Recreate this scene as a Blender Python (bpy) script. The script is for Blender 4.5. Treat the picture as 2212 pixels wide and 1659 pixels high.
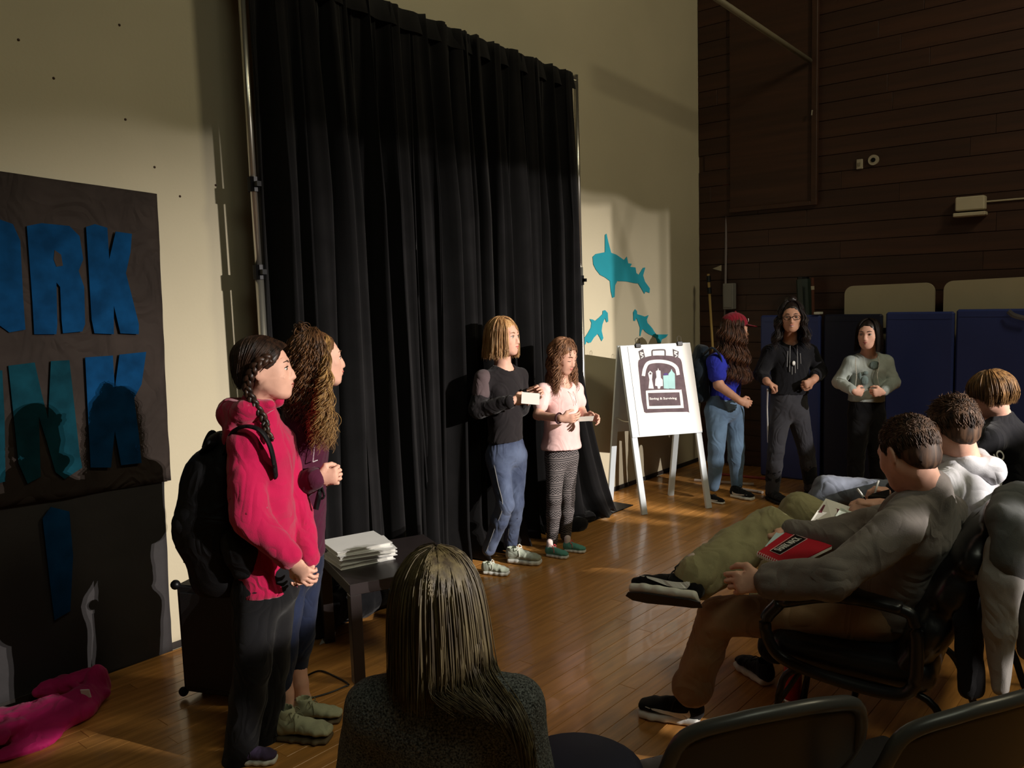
import bpy, math, random
import numpy as np
import openvdb as vdb
from mathutils import Matrix, Vector
random.seed(4); np.random.seed(4)
for o in list(bpy.data.objects): bpy.data.objects.remove(o)
SC = bpy.context.scene; COL = SC.collection
# ---------------- camera ----------------
FPX = 1800.0; CX, CY = 1106.0, 829.5; CAMZ = 1.67
_n = lambda v: np.asarray(v, float)/np.linalg.norm(v)
u_c = _n((-530, 16670, 1800))
h_c = _n(np.array([0, 0, -1.0]) - np.dot((0, 0, -1.0), u_c)*u_c)
r_c = np.cross(h_c, u_c)
vp = _n((1544, 243.5, -1800))
TH = math.atan2(np.dot(vp, r_c), np.dot(vp, h_c))          # heading of the view from the +X axis
HW = np.array([math.cos(TH), math.sin(TH), 0]); RW = np.array([math.sin(TH), -math.cos(TH), 0]); UW = np.array([0, 0, 1.0])
C2W = np.stack([HW, RW, UW], 1) @ np.stack([h_c, r_c, u_c], 0)
camd = bpy.data.cameras.new('camera'); cam = bpy.data.objects.new('camera', camd); COL.objects.link(cam)
camd.sensor_fit = 'HORIZONTAL'; camd.sensor_width = 36; camd.lens = FPX/2212*36; camd.clip_start = .05
m4 = np.eye(4); m4[:3, :3] = C2W; m4[:3, 3] = (0, 0, CAMZ); cam.matrix_world = Matrix(m4.tolist())
SC.camera = cam
def D(px, py, d):
    """world point at horizontal distance d ahead of the camera on the line of sight of a measured point"""
    v = C2W @ np.array([px-CX, -(py-CY), -FPX])
    return np.array([0, 0, CAMZ]) + v*(d/np.dot(v, HW))
def G(px, py, z=0.0):
    v = C2W @ np.array([px-CX, -(py-CY), -FPX])
    return np.array([0, 0, CAMZ]) + v*((z-CAMZ)/v[2])
def YAW(a):
    a = math.radians(a); return math.cos(a)*RW + math.sin(a)*HW
def onplane(px, py, axis, val):
    v = C2W @ np.array([px-CX, -(py-CY), -FPX]); c = np.array([0, 0, CAMZ])
    return c + v*((val-c[axis])/v[axis])
# ---------------- light ----------------
SC.view_settings.view_transform = 'Standard'; SC.view_settings.look = 'None'
SC.view_settings.exposure = 0.0; SC.view_settings.gamma = 1.0; SC.view_settings.use_curve_mapping = False
W = bpy.data.worlds.new('dark_hall'); SC.world = W; W.use_nodes = True
W.node_tree.nodes['Background'].inputs[0].default_value = (.9, .95, .8, 1); W.node_tree.nodes['Background'].inputs[1].default_value = .018
SRC = np.array([4.6, -7.8, 4.0]); SRC2 = np.array([4.43, -7.8, 4.0])
def spot(name, loc, tgt, e, col, size, blend, rad):
    l = bpy.data.lights.new(name, 'SPOT'); l.energy = e; l.color = col; l.spot_size = math.radians(size); l.spot_blend = blend; l.shadow_soft_size = rad
    o = bpy.data.objects.new(name, l); COL.objects.link(o); o.location = loc
    o.rotation_euler = Vector(np.asarray(tgt)-loc).to_track_quat('-Z', 'Y').to_euler(); return o
for src_, e_ in ((SRC, 4900), (SRC2, 3500)):
    l_ = spot('stage_lamp', src_, (4.9, 3.83, .15), e_, (1, .92, .85), 27, 1.0, .007); l_.scale = (2.4, 1, 1)
def area(name, loc, tgt, e, col, sx, sy):
    l = bpy.data.lights.new(name, 'AREA'); l.shape = 'RECTANGLE'; l.size = sx; l.size_y = sy; l.energy = e; l.color = col
    o = bpy.data.objects.new(name, l); COL.objects.link(o); o.location = loc
    o.rotation_euler = Vector(np.asarray(tgt)-np.asarray(loc)).to_track_quat('-Z', 'Y').to_euler(); return o
area('hall_light', (4.7, -1.6, 5.1), (4.2, 3.8, 2.8), 62, (1, .89, .60), .8, .8)
area('ambient_fill', (1.0, -1.5, 5.4), (1.7, .9, 0), 36, (.95, .98, .75), 2.4, 1.2)  # unseen soft fill added for the hall's ambient light
# ---------------- materials ----------------
def rgb(r, g, b):
    f = lambda c: (c/255/12.92) if c/255 <= .04045 else ((c/255+.055)/1.055)**2.4
    return (f(r), f(g), f(b), 1)
MATS = {}
def mat(name, col, rough=.8, bump=0, bscale=200, var=0, vscale=8, metal=0, sheen=0, spec=.5, coat=0, stretch=None, col2=None, per_obj=0, bdist=.002, trans=0, fold=0, fscale=9, fdist=.02):
    if name in MATS: return MATS[name]
    m = bpy.data.materials.new(name); m.use_nodes = True; nt = m.node_tree; N = nt.nodes; L = nt.links
    p = N['Principled BSDF']; p.inputs['Base Color'].default_value = col; p.inputs['Roughness'].default_value = rough
    p.inputs['Metallic'].default_value = metal; p.inputs['Specular IOR Level'].default_value = spec
    p.inputs['Sheen Weight'].default_value = sheen; p.inputs['Coat Weight'].default_value = coat
    if trans: p.inputs['Transmission Weight'].default_value = trans
    tc = N.new('ShaderNodeTexCoord'); mp = N.new('ShaderNodeMapping'); L.new(tc.outputs['Object'], mp.inputs[0])
    if stretch: mp.inputs['Scale'].default_value = stretch
    if var or col2:
        n = N.new('ShaderNodeTexNoise'); n.inputs['Scale'].default_value = vscale; n.inputs['Detail'].default_value = 6; L.new(mp.outputs[0], n.inputs[0])
        r = N.new('ShaderNodeValToRGB'); c2 = col2 or tuple(c*(1-var) for c in col[:3])+(1,); c1 = tuple(min(1, c*(1+var*.6)) for c in col[:3])+(1,) if not col2 else col
        r.color_ramp.elements[0].color = c2; r.color_ramp.elements[1].color = c1; r.color_ramp.elements[0].position = .35; r.color_ramp.elements[1].position = .65
        L.new(n.outputs[0], r.inputs[0]); out = r.outputs[0]
        if per_obj:
            oi = N.new('ShaderNodeObjectInfo'); hs = N.new('ShaderNodeHueSaturation'); mr = N.new('ShaderNodeMapRange')
            mr.inputs[3].default_value = 1-per_obj; mr.inputs[4].default_value = 1+per_obj; L.new(oi.outputs['Random'], mr.inputs[0]); L.new(mr.outputs[0], hs.inputs['Value']); L.new(out, hs.inputs['Color']); out = hs.outputs[0]
        L.new(out, p.inputs['Base Color'])
    if bump:
        n = N.new('ShaderNodeTexNoise'); n.inputs['Scale'].default_value = bscale; n.inputs['Detail'].default_value = 3; L.new(mp.outputs[0], n.inputs[0])
        b = N.new('ShaderNodeBump'); b.inputs['Strength'].default_value = bump; b.inputs['Distance'].default_value = bdist; L.new(n.outputs[0], b.inputs['Height']); L.new(b.outputs[0], p.inputs['Normal'])
    if fold:
        n2 = N.new('ShaderNodeTexNoise'); n2.inputs['Scale'].default_value = fscale; n2.inputs['Detail'].default_value = 1.6; n2.inputs['Distortion'].default_value = 1.2
        mp2 = N.new('ShaderNodeMapping'); mp2.inputs['Scale'].default_value = (1, 1, .7); mp2.inputs['Rotation'].default_value = (.5, .4, 0); L.new(tc.outputs['Object'], mp2.inputs[0]); L.new(mp2.outputs[0], n2.inputs[0])
        ab = N.new('ShaderNodeMath'); ab.operation = 'PINGPONG'; ab.inputs[1].default_value = .12; L.new(n2.outputs[0], ab.inputs[0]); ml = N.new('ShaderNodeMath'); ml.operation = 'MULTIPLY'; ml.inputs[1].default_value = 5; L.new(ab.outputs[0], ml.inputs[0])
        b2 = N.new('ShaderNodeBump'); b2.inputs['Strength'].default_value = fold; b2.inputs['Distance'].default_value = fdist; L.new(ml.outputs[0], b2.inputs['Height'])
        if bump: L.new(b2.outputs[0], b.inputs['Normal'])
        else: L.new(b2.outputs[0], p.inputs['Normal'])
    MATS[name] = m; return m
def cloth(name, col, **k):
    k.setdefault('rough', .9); k.setdefault('bump', .35); k.setdefault('bscale', 350); k.setdefault('var', .15); k.setdefault('sheen', .1); k.setdefault('spec', .2); k.setdefault('fold', .34); k.setdefault('fscale', 6.5)
    return mat(name, col, **k)
# ---------------- objects ----------------
WM = {}
def wm(o): return WM.get(o.name, Matrix.Identity(4))
def link(o, parent=None, label=None, cat=None, group=None, kind=None):
    COL.objects.link(o)
    if parent is not None: o.parent = parent; o.matrix_parent_inverse = Matrix.Identity(4); o.matrix_local = wm(parent).inverted()
    tag(o, label, cat, group, kind); return o
def tag(o, label=None, cat=None, group=None, kind=None):
    if label: o['label'] = label
    if cat: o['category'] = cat
    if group: o['group'] = group
    if kind: o['kind'] = kind
def empty(name, loc, label=None, cat=None, group=None, kind=None, rz=0):
    o = bpy.data.objects.new(name, None); o.empty_display_size = .1
    o.matrix_world = Matrix.Translation(Vector(loc)) @ Matrix.Rotation(rz, 4, 'Z')
    WM[o.name] = o.matrix_world.copy(); return link(o, None, label, cat, group, kind)
def mesh_np(name, V, Fs, m, parent=None, smooth=False, **k):
    """V (n,3) world coordinates, Fs list of face lists or (m,3/4) arrays"""
    me = bpy.data.meshes.new(name)
    if isinstance(Fs, np.ndarray):
        nf, w = Fs.shape; me.vertices.add(len(V)); me.loops.add(nf*w); me.polygons.add(nf)
        me.vertices.foreach_set('co', np.asarray(V, np.float32).ravel()); me.loops.foreach_set('vertex_index', Fs.astype(np.int32).ravel())
        me.polygons.foreach_set('loop_start', (np.arange(nf)*w).astype(np.int32)); me.update(calc_edges=True)
    else:
        me.from_pydata([tuple(map(float, v)) for v in V], [], [list(map(int, f)) for f in Fs]); me.update()
    if smooth: me.polygons.foreach_set('use_smooth', np.ones(len(me.polygons), bool))
    me.materials.append(m); o = bpy.data.objects.new(name, me); link(o, parent, **k)
    return o
class MB:
    
    def __init__(s, M=None): s.v = []; s.f = []; s.M = M if M is not None else np.eye(4)
    def add(s, V, Fc):
        b = len(s.v); V = np.asarray(V, float); V = V @ s.M[:3, :3].T + s.M[:3, 3]
        s.v += list(V); s.f += [[i+b for i in f] for f in Fc]
    def box(s, lo, hi, R=None, c=None, bev=0):
        lo, hi = np.asarray(lo, float), np.asarray(hi, float)
        if bev:
            # chamfered box: 24 verts
            V = []; Fc = []; h = (hi-lo)/2; ce = (hi+lo)/2; idx = {}
            for sx in (-1, 1):
                for sy in (-1, 1):
                    for sz in (-1, 1):
                        for ax in range(3):
                            p = np.array([sx, sy, sz])*h; q = p.copy()
                            for a in range(3):
                                if a != ax: q[a] -= np.sign(p[a])*bev
                            idx[(sx, sy, sz, ax)] = len(V); V.append(q+ce)
            for ax in range(3):
                a1, a2 = (ax+1) % 3, (ax+2) % 3
                for s1 in (-1, 1):
                    r = []
                    for (p1, p2) in ((-1, -1), (1, -1), (1, 1), (-1, 1)):
                        k = [0, 0, 0]; k[ax] = s1; k[a1] = p1; k[a2] = p2; r.append(idx[(k[0], k[1], k[2], ax)])
                    Fc.append(r if s1 > 0 else r[::-1])
            for ax in range(3):
                a1, a2 = (ax+1) % 3, (ax+2) % 3
                for p1 in (-1, 1):
                    for p2 in (-1, 1):
                        r = []
                        for (s_, aa) in ((-1, a1), (1, a1), (1, a2), (-1, a2)):
                            k = [0, 0, 0]; k[ax] = s_; k[a1] = p1; k[a2] = p2; r.append(idx[(k[0], k[1], k[2], aa)])
                        Fc.append(r if p1*p2 > 0 else r[::-1])
            for sx in (-1, 1):
                for sy in (-1, 1):
                    for sz in (-1, 1):
                        r = [idx[(sx, sy, sz, a)] for a in range(3)]; Fc.append(r if sx*sy*sz > 0 else r[::-1])
            V = np.array(V)
        else:
            V = np.array([[x, y, z] for z in (lo[2], hi[2]) for y in (lo[1], hi[1]) for x in (lo[0], hi[0])])
            Fc = [[0, 2, 3, 1], [4, 5, 7, 6], [0, 1, 5, 4], [2, 6, 7, 3], [0, 4, 6, 2], [1, 3, 7, 5]]
        if R is not None: V = V @ np.asarray(R).T
        if c is not None: V = V + np.asarray(c)
        s.add(V, Fc); return s
    def tube(s, pts, r, seg=8, closed=False, flat=None, up=(0, 0, 1), cap=True):
        P = np.asarray(pts, float); n = len(P); r = np.broadcast_to(np.asarray(r, float), (n,))
        T = np.roll(P, -1, 0)-np.roll(P, 1, 0) if closed else np.gradient(P, axis=0)
        T /= np.linalg.norm(T, axis=1)[:, None]+1e-12; U = np.asarray(up, float); V = []; Fc = []
        for i in range(n):
            a = np.cross(T[i], U)
            if np.linalg.norm(a) < .15: a = np.cross(T[i], (1, .2, 0))
            a /= np.linalg.norm(a); b = np.cross(a, T[i])
            if i and np.dot(a, pa) < 0: a, b = -a, -b
            pa = a
            for j in range(seg):
                t = 2*math.pi*j/seg; V.append(P[i]+a*math.cos(t)*r[i]*(flat or 1)+b*math.sin(t)*r[i])
        for i in range(n if closed else n-1):
            for j in range(seg):
                i2 = (i+1) % n; Fc.append([i*seg+j, i*seg+(j+1) % seg, i2*seg+(j+1) % seg, i2*seg+j])
        if cap and not closed: Fc.append(list(range(seg))[::-1]); Fc.append([(n-1)*seg+j for j in range(seg)])
        s.add(V, Fc); return s
    def slab(s, poly, nrm, th):
        """thick sheet from a 3-D polygon"""
        P = np.asarray(poly, float); q = P+np.asarray(nrm)*th; n = len(P)
        s.add(np.vstack([P, q]), [list(range(n))[::-1], [n+i for i in range(n)]]+[[i, (i+1) % n, n+(i+1) % n, n+i] for i in range(n)]); return s
    def ball(s, c, r, R=None, nu=14, nv=9):
        V = []; Fc = []; r = np.broadcast_to(np.asarray(r, float), (3,))
        for i in range(nv+1):
            for j in range(nu):
                a = math.pi*i/nv; b = 2*math.pi*j/nu; V.append([math.sin(a)*math.cos(b)*r[0], math.sin(a)*math.sin(b)*r[1], math.cos(a)*r[2]])
        for i in range(nv):
            for j in range(nu): Fc.append([i*nu+j, (i+1)*nu+j, (i+1)*nu+(j+1) % nu, i*nu+(j+1) % nu])
        V = np.array(V)
        if R is not None: V = V @ np.asarray(R).T
        s.add(V+np.asarray(c), Fc); return s
    def build(s, name, m, parent=None, smooth=False, **k): return mesh_np(name, s.v, s.f, m, parent, smooth, **k)
def spline(P, n=8):
    P = np.asarray(P, float); Q = np.vstack([2*P[0]-P[1], P, 2*P[-1]-P[-2]]); out = []
    for i in range(len(P)-1):
        p0, p1, p2, p3 = Q[i:i+4]
        for t in np.linspace(0, 1, n, endpoint=False):
            out.append(.5*((2*p1)+(-p0+p2)*t+(2*p0-5*p1+4*p2-p3)*t*t+(-p0+3*p1-3*p2+p3)*t**3))
    return np.array(out+[P[-1]])
def frame(fwd, up=(0, 0, 1)):
    """columns x=right, y=forward, z=up"""
    f = _n(fwd); r = _n(np.cross(f, up)); return np.stack([r, f, np.cross(r, f)], 1)
def M4(R, t):
    m = np.eye(4); m[:3, :3] = R; m[:3, 3] = t; return m
# ---------------- solid modeller: smooth unions of rounded forms, meshed as one surface ----------------
class Solid:
    def __init__(s, h=.005): s.h = h; s.p = []
    def _a(s, lo, hi, fn, k, op): s.p.append((np.minimum(lo, hi), np.maximum(lo, hi), fn, k, op)); return s
    def cap(s, a, b, ra, rb=None, k=.012, op=1):
        a = np.asarray(a, float); b = np.asarray(b, float); rb = ra if rb is None else rb; ab = b-a; L2 = float(ab@ab)+1e-12; r = max(ra, rb)
        def fn(x, y, z):
            X, Y, Z = x-a[0], y-a[1], z-a[2]; t = np.clip((X*ab[0]+Y*ab[1]+Z*ab[2])/L2, 0, 1)
            return np.sqrt((X-t*ab[0])**2+(Y-t*ab[1])**2+(Z-t*ab[2])**2)-(ra+(rb-ra)*t)
        return s._a(np.minimum(a, b)-r, np.maximum(a, b)+r, fn, k, op)
    def chain(s, pts, rs, k=.012):
        for i in range(len(pts)-1): s.cap(pts[i], pts[i+1], rs[i], rs[i+1], k)
        return s
    def ell(s, c, r, R=None, k=.012, op=1):
        c = np.asarray(c, float); r = np.broadcast_to(np.asarray(r, float), (3,)); R = np.eye(3) if R is None else R; m = r.min()
        e = np.abs(R) @ r
        def fn(x, y, z):
            X, Y, Z = x-c[0], y-c[1], z-c[2]
            q = [(X*R[0, i]+Y*R[1, i]+Z*R[2, i])/r[i] for i in range(3)]
            k0 = np.sqrt(q[0]**2+q[1]**2+q[2]**2); k1 = np.sqrt((q[0]/r[0])**2+(q[1]/r[1])**2+(q[2]/r[2])**2)+1e-9
            return k0*(k0-1)/k1
        return s._a(c-e, c+e, fn, k, op)
    def seg(s, c0, c1, ab0, ab1, X, k=.02, op=1, n=2.0, flat=0):
        """segment with an elliptic section; flat=1 gives square-cut ends"""
        c0 = np.asarray(c0, float); c1 = np.asarray(c1, float); ax = c1-c0; L = np.linalg.norm(ax)+1e-9; A = ax/L
        X = np.asarray(X, float); X = _n(X-A*(X@A)); Y = np.cross(A, X); r = max(*ab0, *ab1); lo = np.minimum(c0, c1)-r; hi = np.maximum(c0, c1)+r
        def fn(x, y, z):
            px, py, pz = x-c0[0], y-c0[1], z-c0[2]; w = px*A[0]+py*A[1]+pz*A[2]; t = np.clip(w/L, 0, 1)
            u = np.abs(px*X[0]+py*X[1]+pz*X[2]); v = np.abs(px*Y[0]+py*Y[1]+pz*Y[2]); e = w-t*L
            a = ab0[0]+(ab1[0]-ab0[0])*t; b = ab0[1]+(ab1[1]-ab0[1])*t; m = np.minimum(a, b)
            if flat:
                d = (((u/a)**n+(v/b)**n)**(1/n)-1)*m; return np.maximum(d, np.abs(e))
            return (((u/a)**n+(v/b)**n+np.abs(e/m)**n)**(1/n)-1)*m
        return s._a(lo, hi, fn, k, op)
    def loft(s, cs, abs_, X, k=.02, n=2.0):
        for i in range(len(cs)-1): s.seg(cs[i], cs[i+1], abs_[i], abs_[i+1], X, k, 1, n)
        return s
    def box(s, c, hf, R=None, rd=.01, k=.008, op=1):
        c = np.asarray(c, float); hf = np.asarray(hf, float); R = np.eye(3) if R is None else np.asarray(R); e = np.abs(R) @ hf
        def fn(x, y, z):
            X, Y, Z = x-c[0], y-c[1], z-c[2]
            q = [np.abs(X*R[0, i]+Y*R[1, i]+Z*R[2, i])-hf[i]+rd for i in range(3)]
            return np.sqrt(np.maximum(q[0], 0)**2+np.maximum(q[1], 0)**2+np.maximum(q[2], 0)**2)+np.minimum(np.maximum(np.maximum(q[0], q[1]), q[2]), 0)-rd
        return s._a(c-e, c+e, fn, k, op)
    def verts(s, adapt=0.0):
        h = s.h; P = [p for p in s.p if p[4] == 1]
        lo = np.min([p[0] for p in P], 0)-4*h; hi = np.max([p[1] for p in P], 0)+4*h
        n = np.ceil((hi-lo)/h).astype(int)+1; big = np.float32(.06); f = np.full(n, big, np.float32)
        ax = [(lo[i]+h*np.arange(n[i])).astype(np.float32) for i in range(3)]
        for (a, b, fn, k, op) in s.p:
            e = k+2.5*h if op == 1 else .5*k+2*h
            i0 = np.clip(np.floor((a-e-lo)/h).astype(int), 0, n); i1 = np.clip(np.ceil((b+e-lo)/h).astype(int)+1, 0, n)
            if (i1 <= i0).any(): continue
            sl = tuple(slice(i0[i], i1[i]) for i in range(3)); g = f[sl]
            d = fn(ax[0][sl[0]][:, None, None], ax[1][sl[1]][None, :, None], ax[2][sl[2]][None, None, :]).astype(np.float32)
            if op == 1:
                q = np.maximum(k-np.abs(g-d), 0)/k; f[sl] = np.minimum(g, d)-q*q*k*.25
            else:
                d = -d; q = np.maximum(k-np.abs(g-d), 0)/k; f[sl] = np.maximum(g, d)+q*q*k*.25
        gr = vdb.FloatGrid(3*h); gr.copyFromArray(np.clip(f, -3*h, 3*h), tolerance=0)
        gr.transform = vdb.createLinearTransform(1.0)
        V, T, Q = gr.convertToPolygons(0.0, adapt)
        return V.astype(float)*h+lo, T[:, ::-1], Q[:, ::-1]
    def build(s, name, m, parent=None, wr=0, wf=30, seed=0, adapt=0.05, ws=(1, 1, 1), fn=None, **k):
        V, T, Q = s.verts(adapt)
        me = bpy.data.meshes.new(name); nt, nq = len(T), len(Q)
        me.vertices.add(len(V)); me.loops.add(nt*3+nq*4); me.polygons.add(nt+nq)
        me.vertices.foreach_set('co', V.astype(np.float32).ravel())
        me.loops.foreach_set('vertex_index', np.concatenate([T.ravel(), Q.ravel()]).astype(np.int32))
        me.polygons.foreach_set('loop_start', np.concatenate([np.arange(nt)*3, nt*3+np.arange(nq)*4]).astype(np.int32))
        me.update(calc_edges=True); me.polygons.foreach_set('use_smooth', np.ones(nt+nq, bool))
        if wr or fn:
            N = np.zeros(len(V)*3, np.float32); me.vertex_normals.foreach_get('vector', N); N = N.reshape(-1, 3)
            if wr: V = V+N*(wr*wrinkle(V*np.asarray(ws), wf, seed))[:, None]
            if fn: V = fn(V, N)
            me.vertices.foreach_set('co', V.astype(np.float32).ravel()); me.update()
        me.materials.append(m); o = bpy.data.objects.new(name, me); link(o, parent, **k)
        return o
def wrinkle(V, f, seed):
    r = np.random.RandomState(seed+7); w = 0; q = V.copy()
    for i in range(3):
        d = r.randn(3); q = q+.35/f*np.sin(q @ (r.randn(3, 3)*f*.5)+r.rand(3)*6)
    for i in range(6):
        d = r.randn(3); d /= np.linalg.norm(d); fr = f*(.6+.3*i); a = np.sin(q @ d*fr+r.rand()*6)
        w = w+((1-np.abs(a))**2*.8+a*.35)*(1/(1+.35*i))
    return (w-.8)/1.6
def polymesh(name, px, axis, val, off, th, m, parent=None, **k):
    """flat cut-out on a vertical wall plane from its measured outline"""
    P = [onplane(x, y, axis, val) for x, y in px]; n = np.zeros(3); n[axis] = off
    P = np.array(P); b = MB(); b.slab(P+n, _n(n), th); return b.build(name, m, parent, **k)
# ================= setting =================
WY = 3.83; WX = 7.28; WL = -6.0; WR = -6.0; ZC = 5.6
M_wall = mat('beige_plaster', rgb(192, 182, 156), .85, bump=.25, bscale=60, var=.06, vscale=1.2, bdist=.003)
M_wood = mat('dark_panel_wood', rgb(60, 34, 21), .6, bump=.15, bscale=40, var=.3, vscale=3, stretch=(1, .25, 6), per_obj=.12)
M_floor = mat('floor_plank_wood', rgb(200, 142, 76), .27, bump=.05, bscale=30, var=.22, vscale=5, stretch=(.6, 7, 1), per_obj=.13, spec=.4, coat=.15)
M_gap = mat('floor_joint', rgb(60, 36, 18), .7, var=.1)
b = MB(); b.box((WL, WR, -.1), (WX, WY, -.016)); floor = b.build('floor', M_gap, kind='structure')
# strip flooring, laid along the stage wall
def plank_mesh(L, Wd):
    m = MB(); m.box((0, 0, -.018), (L, Wd, 0), bev=.0012); return m
pw = .083; planks = []
rnd = random.Random(5)
y = WR+.01; row = 0
while y < WY-.02:
    w = min(pw, WY-.012-y); x = WL+.01-rnd.random()*1.2
    while x < WX-.02:
        L = rnd.choice((.9, 1.2, 1.5, 1.8)); x0 = max(x, WL+.01); x1 = min(x+L, WX-.012)
        if x1-x0 > .05: planks.append((x0, y, x1-x0-.0012, w-.0012))
        x += L
    y += w; row += 1
def inview(p):
    c = np.array([p[0]+p[2]/2, p[1]+p[3]/2, 0]); v = C2W.T @ (c-np.array([0, 0, CAMZ]))
    if -v[2] < .6: return None
    px = CX+FPX*v[0]/-v[2]; py = CY-FPX*v[1]/-v[2]
    return -v[2] if -150 < px < 2360 and 900 < py < 1800 else None
vis = sorted([(inview(p), p) for p in planks if inview(p)], key=lambda t: t[0])
near = [p for _, p in vis[:290]]; ns = set(near); pm = {}
for p in near:
    key = (round(p[2], 3), round(p[3], 3))
    if key not in pm:
        t = plank_mesh(*key); me = bpy.data.meshes.new('plank'); me.from_pydata([tuple(v) for v in t.v], [], t.f); me.materials.append(M_floor); pm[key] = me
    o = bpy.data.objects.new('plank', pm[key]); o.location = (p[0], p[1], 0); link(o); o.parent = floor
rest = MB()
for p in planks:
    if p not in ns: rest.box((p[0], p[1], -.018), (p[0]+p[2], p[1]+p[3], 0))
rest.build('plank_field', M_floor, floor, kind='stuff')
# walls
b = MB(); b.box((WL-.1, WY, -.1), (WX+.1, WY+.12, ZC)); wall_back = b.build('wall_back', M_wall, kind='structure')
b = MB(); b.box((WX, WR, -.1), (WX+.12, WY, ZC)); wall_right = b.build('wall_right', M_gap, kind='structure')
b = MB(); b.box((WL-.12, WR, -.1), (WL, WY, ZC)); b.build('wall_left', M_wall, kind='structure')
b = MB(); b.box((WL, WR, ZC), (WX, WY, ZC+.1)); b.build('ceiling', mat('dark_ceiling', rgb(70, 62, 50), .9, var=.1), kind='structure')
M_base = mat('vinyl_base', rgb(40, 34, 30), .6, var=.1)
b = MB(); b.box((WL, WY-.008, 0), (WX-.02, WY, .035), bev=.002); b.build('baseboard_back', M_base, kind='structure')
# small nail heads left in the plaster
for i, (px, py) in enumerate([(116, 169), (40, 86), (271, 258), (334, 361), (389, 424), (466, 400), (1188, 140), (258, 54)]):
    c = onplane(px, py, 1, WY-.001); t = MB(); t.ball(c, (.006, .004, .006), nu=6, nv=4); t.build('nail_head', M_gap, wall_back)
# unseen rear wall; its opening and holes are a gobo shaping the lamplight
def s2a(x, z, sx=4.6, yw=3.83):
    t = 1.8/(yw+7.8); return sx+(x-sx)*t, 4+(z-4)*t
ax1 = s2a(5.78, 0)[0]; ax0 = s2a(-2.4, 0)[0]
top = []
for i in range(60):
    x = -2.4+(8.18)*i/59; zt = 2.56-.055*max(0, x-1.0)*.62+.035*math.sin(x*3.1)+.02*math.sin(x*7.7+1)
    top.append(s2a(x, zt))
top[-1] = (ax1, top[-1][1])
def fl(x, y):  # where the ray to a floor point crosses the opening
    t = 1.8/(y+7.8); return 4.6+(x-4.6)*t, 4-4*t
LIT = [[(1255, 1516), (1350, 1537), (1440, 1531), (1520, 1524), (1590, 1548), (1690, 1560), (1560, 1600), (1470, 1592), (1400, 1572)],
       [(1158, 1572), (1300, 1592), (1345, 1612), (1430, 1640), (1560, 1665), (1500, 1720), (1158, 1640)],
       [(1318, 1377), (1382, 1392), (1452, 1410), (1452, 1418), (1375, 1398)], [(1395, 1391), (1452, 1402), (1452, 1407)],
       [(1548, 1512), (1612, 1505), (1705, 1534), (1640, 1530)], [(1525, 1440), (1548, 1446), (1548, 1452), (1525, 1448)], [(1610, 1466), (1680, 1485), (1680, 1496), (1640, 1486)],
       [(1196, 1328), (1250, 1342), (1215, 1338)], [(1075, 1298), (1130, 1312), (1100, 1308)], [(1525, 1322), (1570, 1335), (1560, 1340)],
       [(684, 1372), (700, 1384), (785, 1432), (800, 1446), (745, 1428), (686, 1402)], [(776, 1322), (835, 1350), (800, 1348)],
       [(1270, 1072), (1345, 1060), (1395, 1090), (1500, 1100), (1590, 1112), (1560, 1118), (1400, 1106), (1300, 1092)],
       [(1262, 1100), (1330, 1108), (1420, 1122), (1500, 1134), (1400, 1132), (1290, 1122)], [(1225, 1145), (1300, 1140), (1430, 1180), (1340, 1176)],
       [(1000, 1196), (1090, 1190), (1180, 1208), (1060, 1204)], [(0, 1590), (130, 1560), (470, 1600), (480, 1640), (250, 1610), (0, 1640)],
       [(2080, 1430), (2170, 1400), (2200, 1440), (2110, 1470)]]
LITW = [[tuple(G(x, y)[:2]) for x, y in q] for q in LIT]
def inside(x, y, q):
    c = False; n = len(q)
    for i in range(n):
        (x1, y1), (x2, y2) = q[i], q[i-1]
        if (y1 > y) != (y2 > y) and x < (x2-x1)*(y-y1)/(y2-y1)+x1: c = not c
    return c
zb = fl(0, 3.83)[1]; zlow = fl(0, -.6)[1]; zb2 = fl(0, 3.32)[1]
def land(p):
    p = np.asarray(p); v = p-SRC; q = SRC+v*(SRC[2]/-v[2]); return (q[0], q[1])
for P in ([(1900, 985), (2115, 985), (2110, 1100), (1990, 1120), (1900, 1060)], 2.6), ([(2000, 985), (2165, 985), (2165, 1125), (2010, 1110)], 3.1), ([(2045, 1085), (2150, 1085), (2140, 1230), (2050, 1330), (2040, 1250)], 2.42), ([(2112, 1192), (2200, 1186), (2230, 1200), (2220, 1325), (2150, 1335)], 2.33), ([(2100, 790), (2212, 790), (2212, 1000), (2100, 900)], 3.95):
    LITW.append([land(D(x, y, P[1])) for x, y in P[0]])
NXC, NZC = 420, 200
y0 = -6.0
m = MB(); lo = 0.0
def wquad(m, P):
    P = np.array([[p[0], y0, p[1]] for p in P]); m.slab(P, (0, -1, 0), .02)
wquad(m, [(WL, 0), (ax0, 0), (ax0, ZC), (WL, ZC)]); wquad(m, [(ax1, 0), (WX, 0), (WX, ZC), (ax1, ZC)])
for i in range(59): wquad(m, [top[i], top[i+1], (top[i+1][0], ZC), (top[i][0], ZC)])
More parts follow.
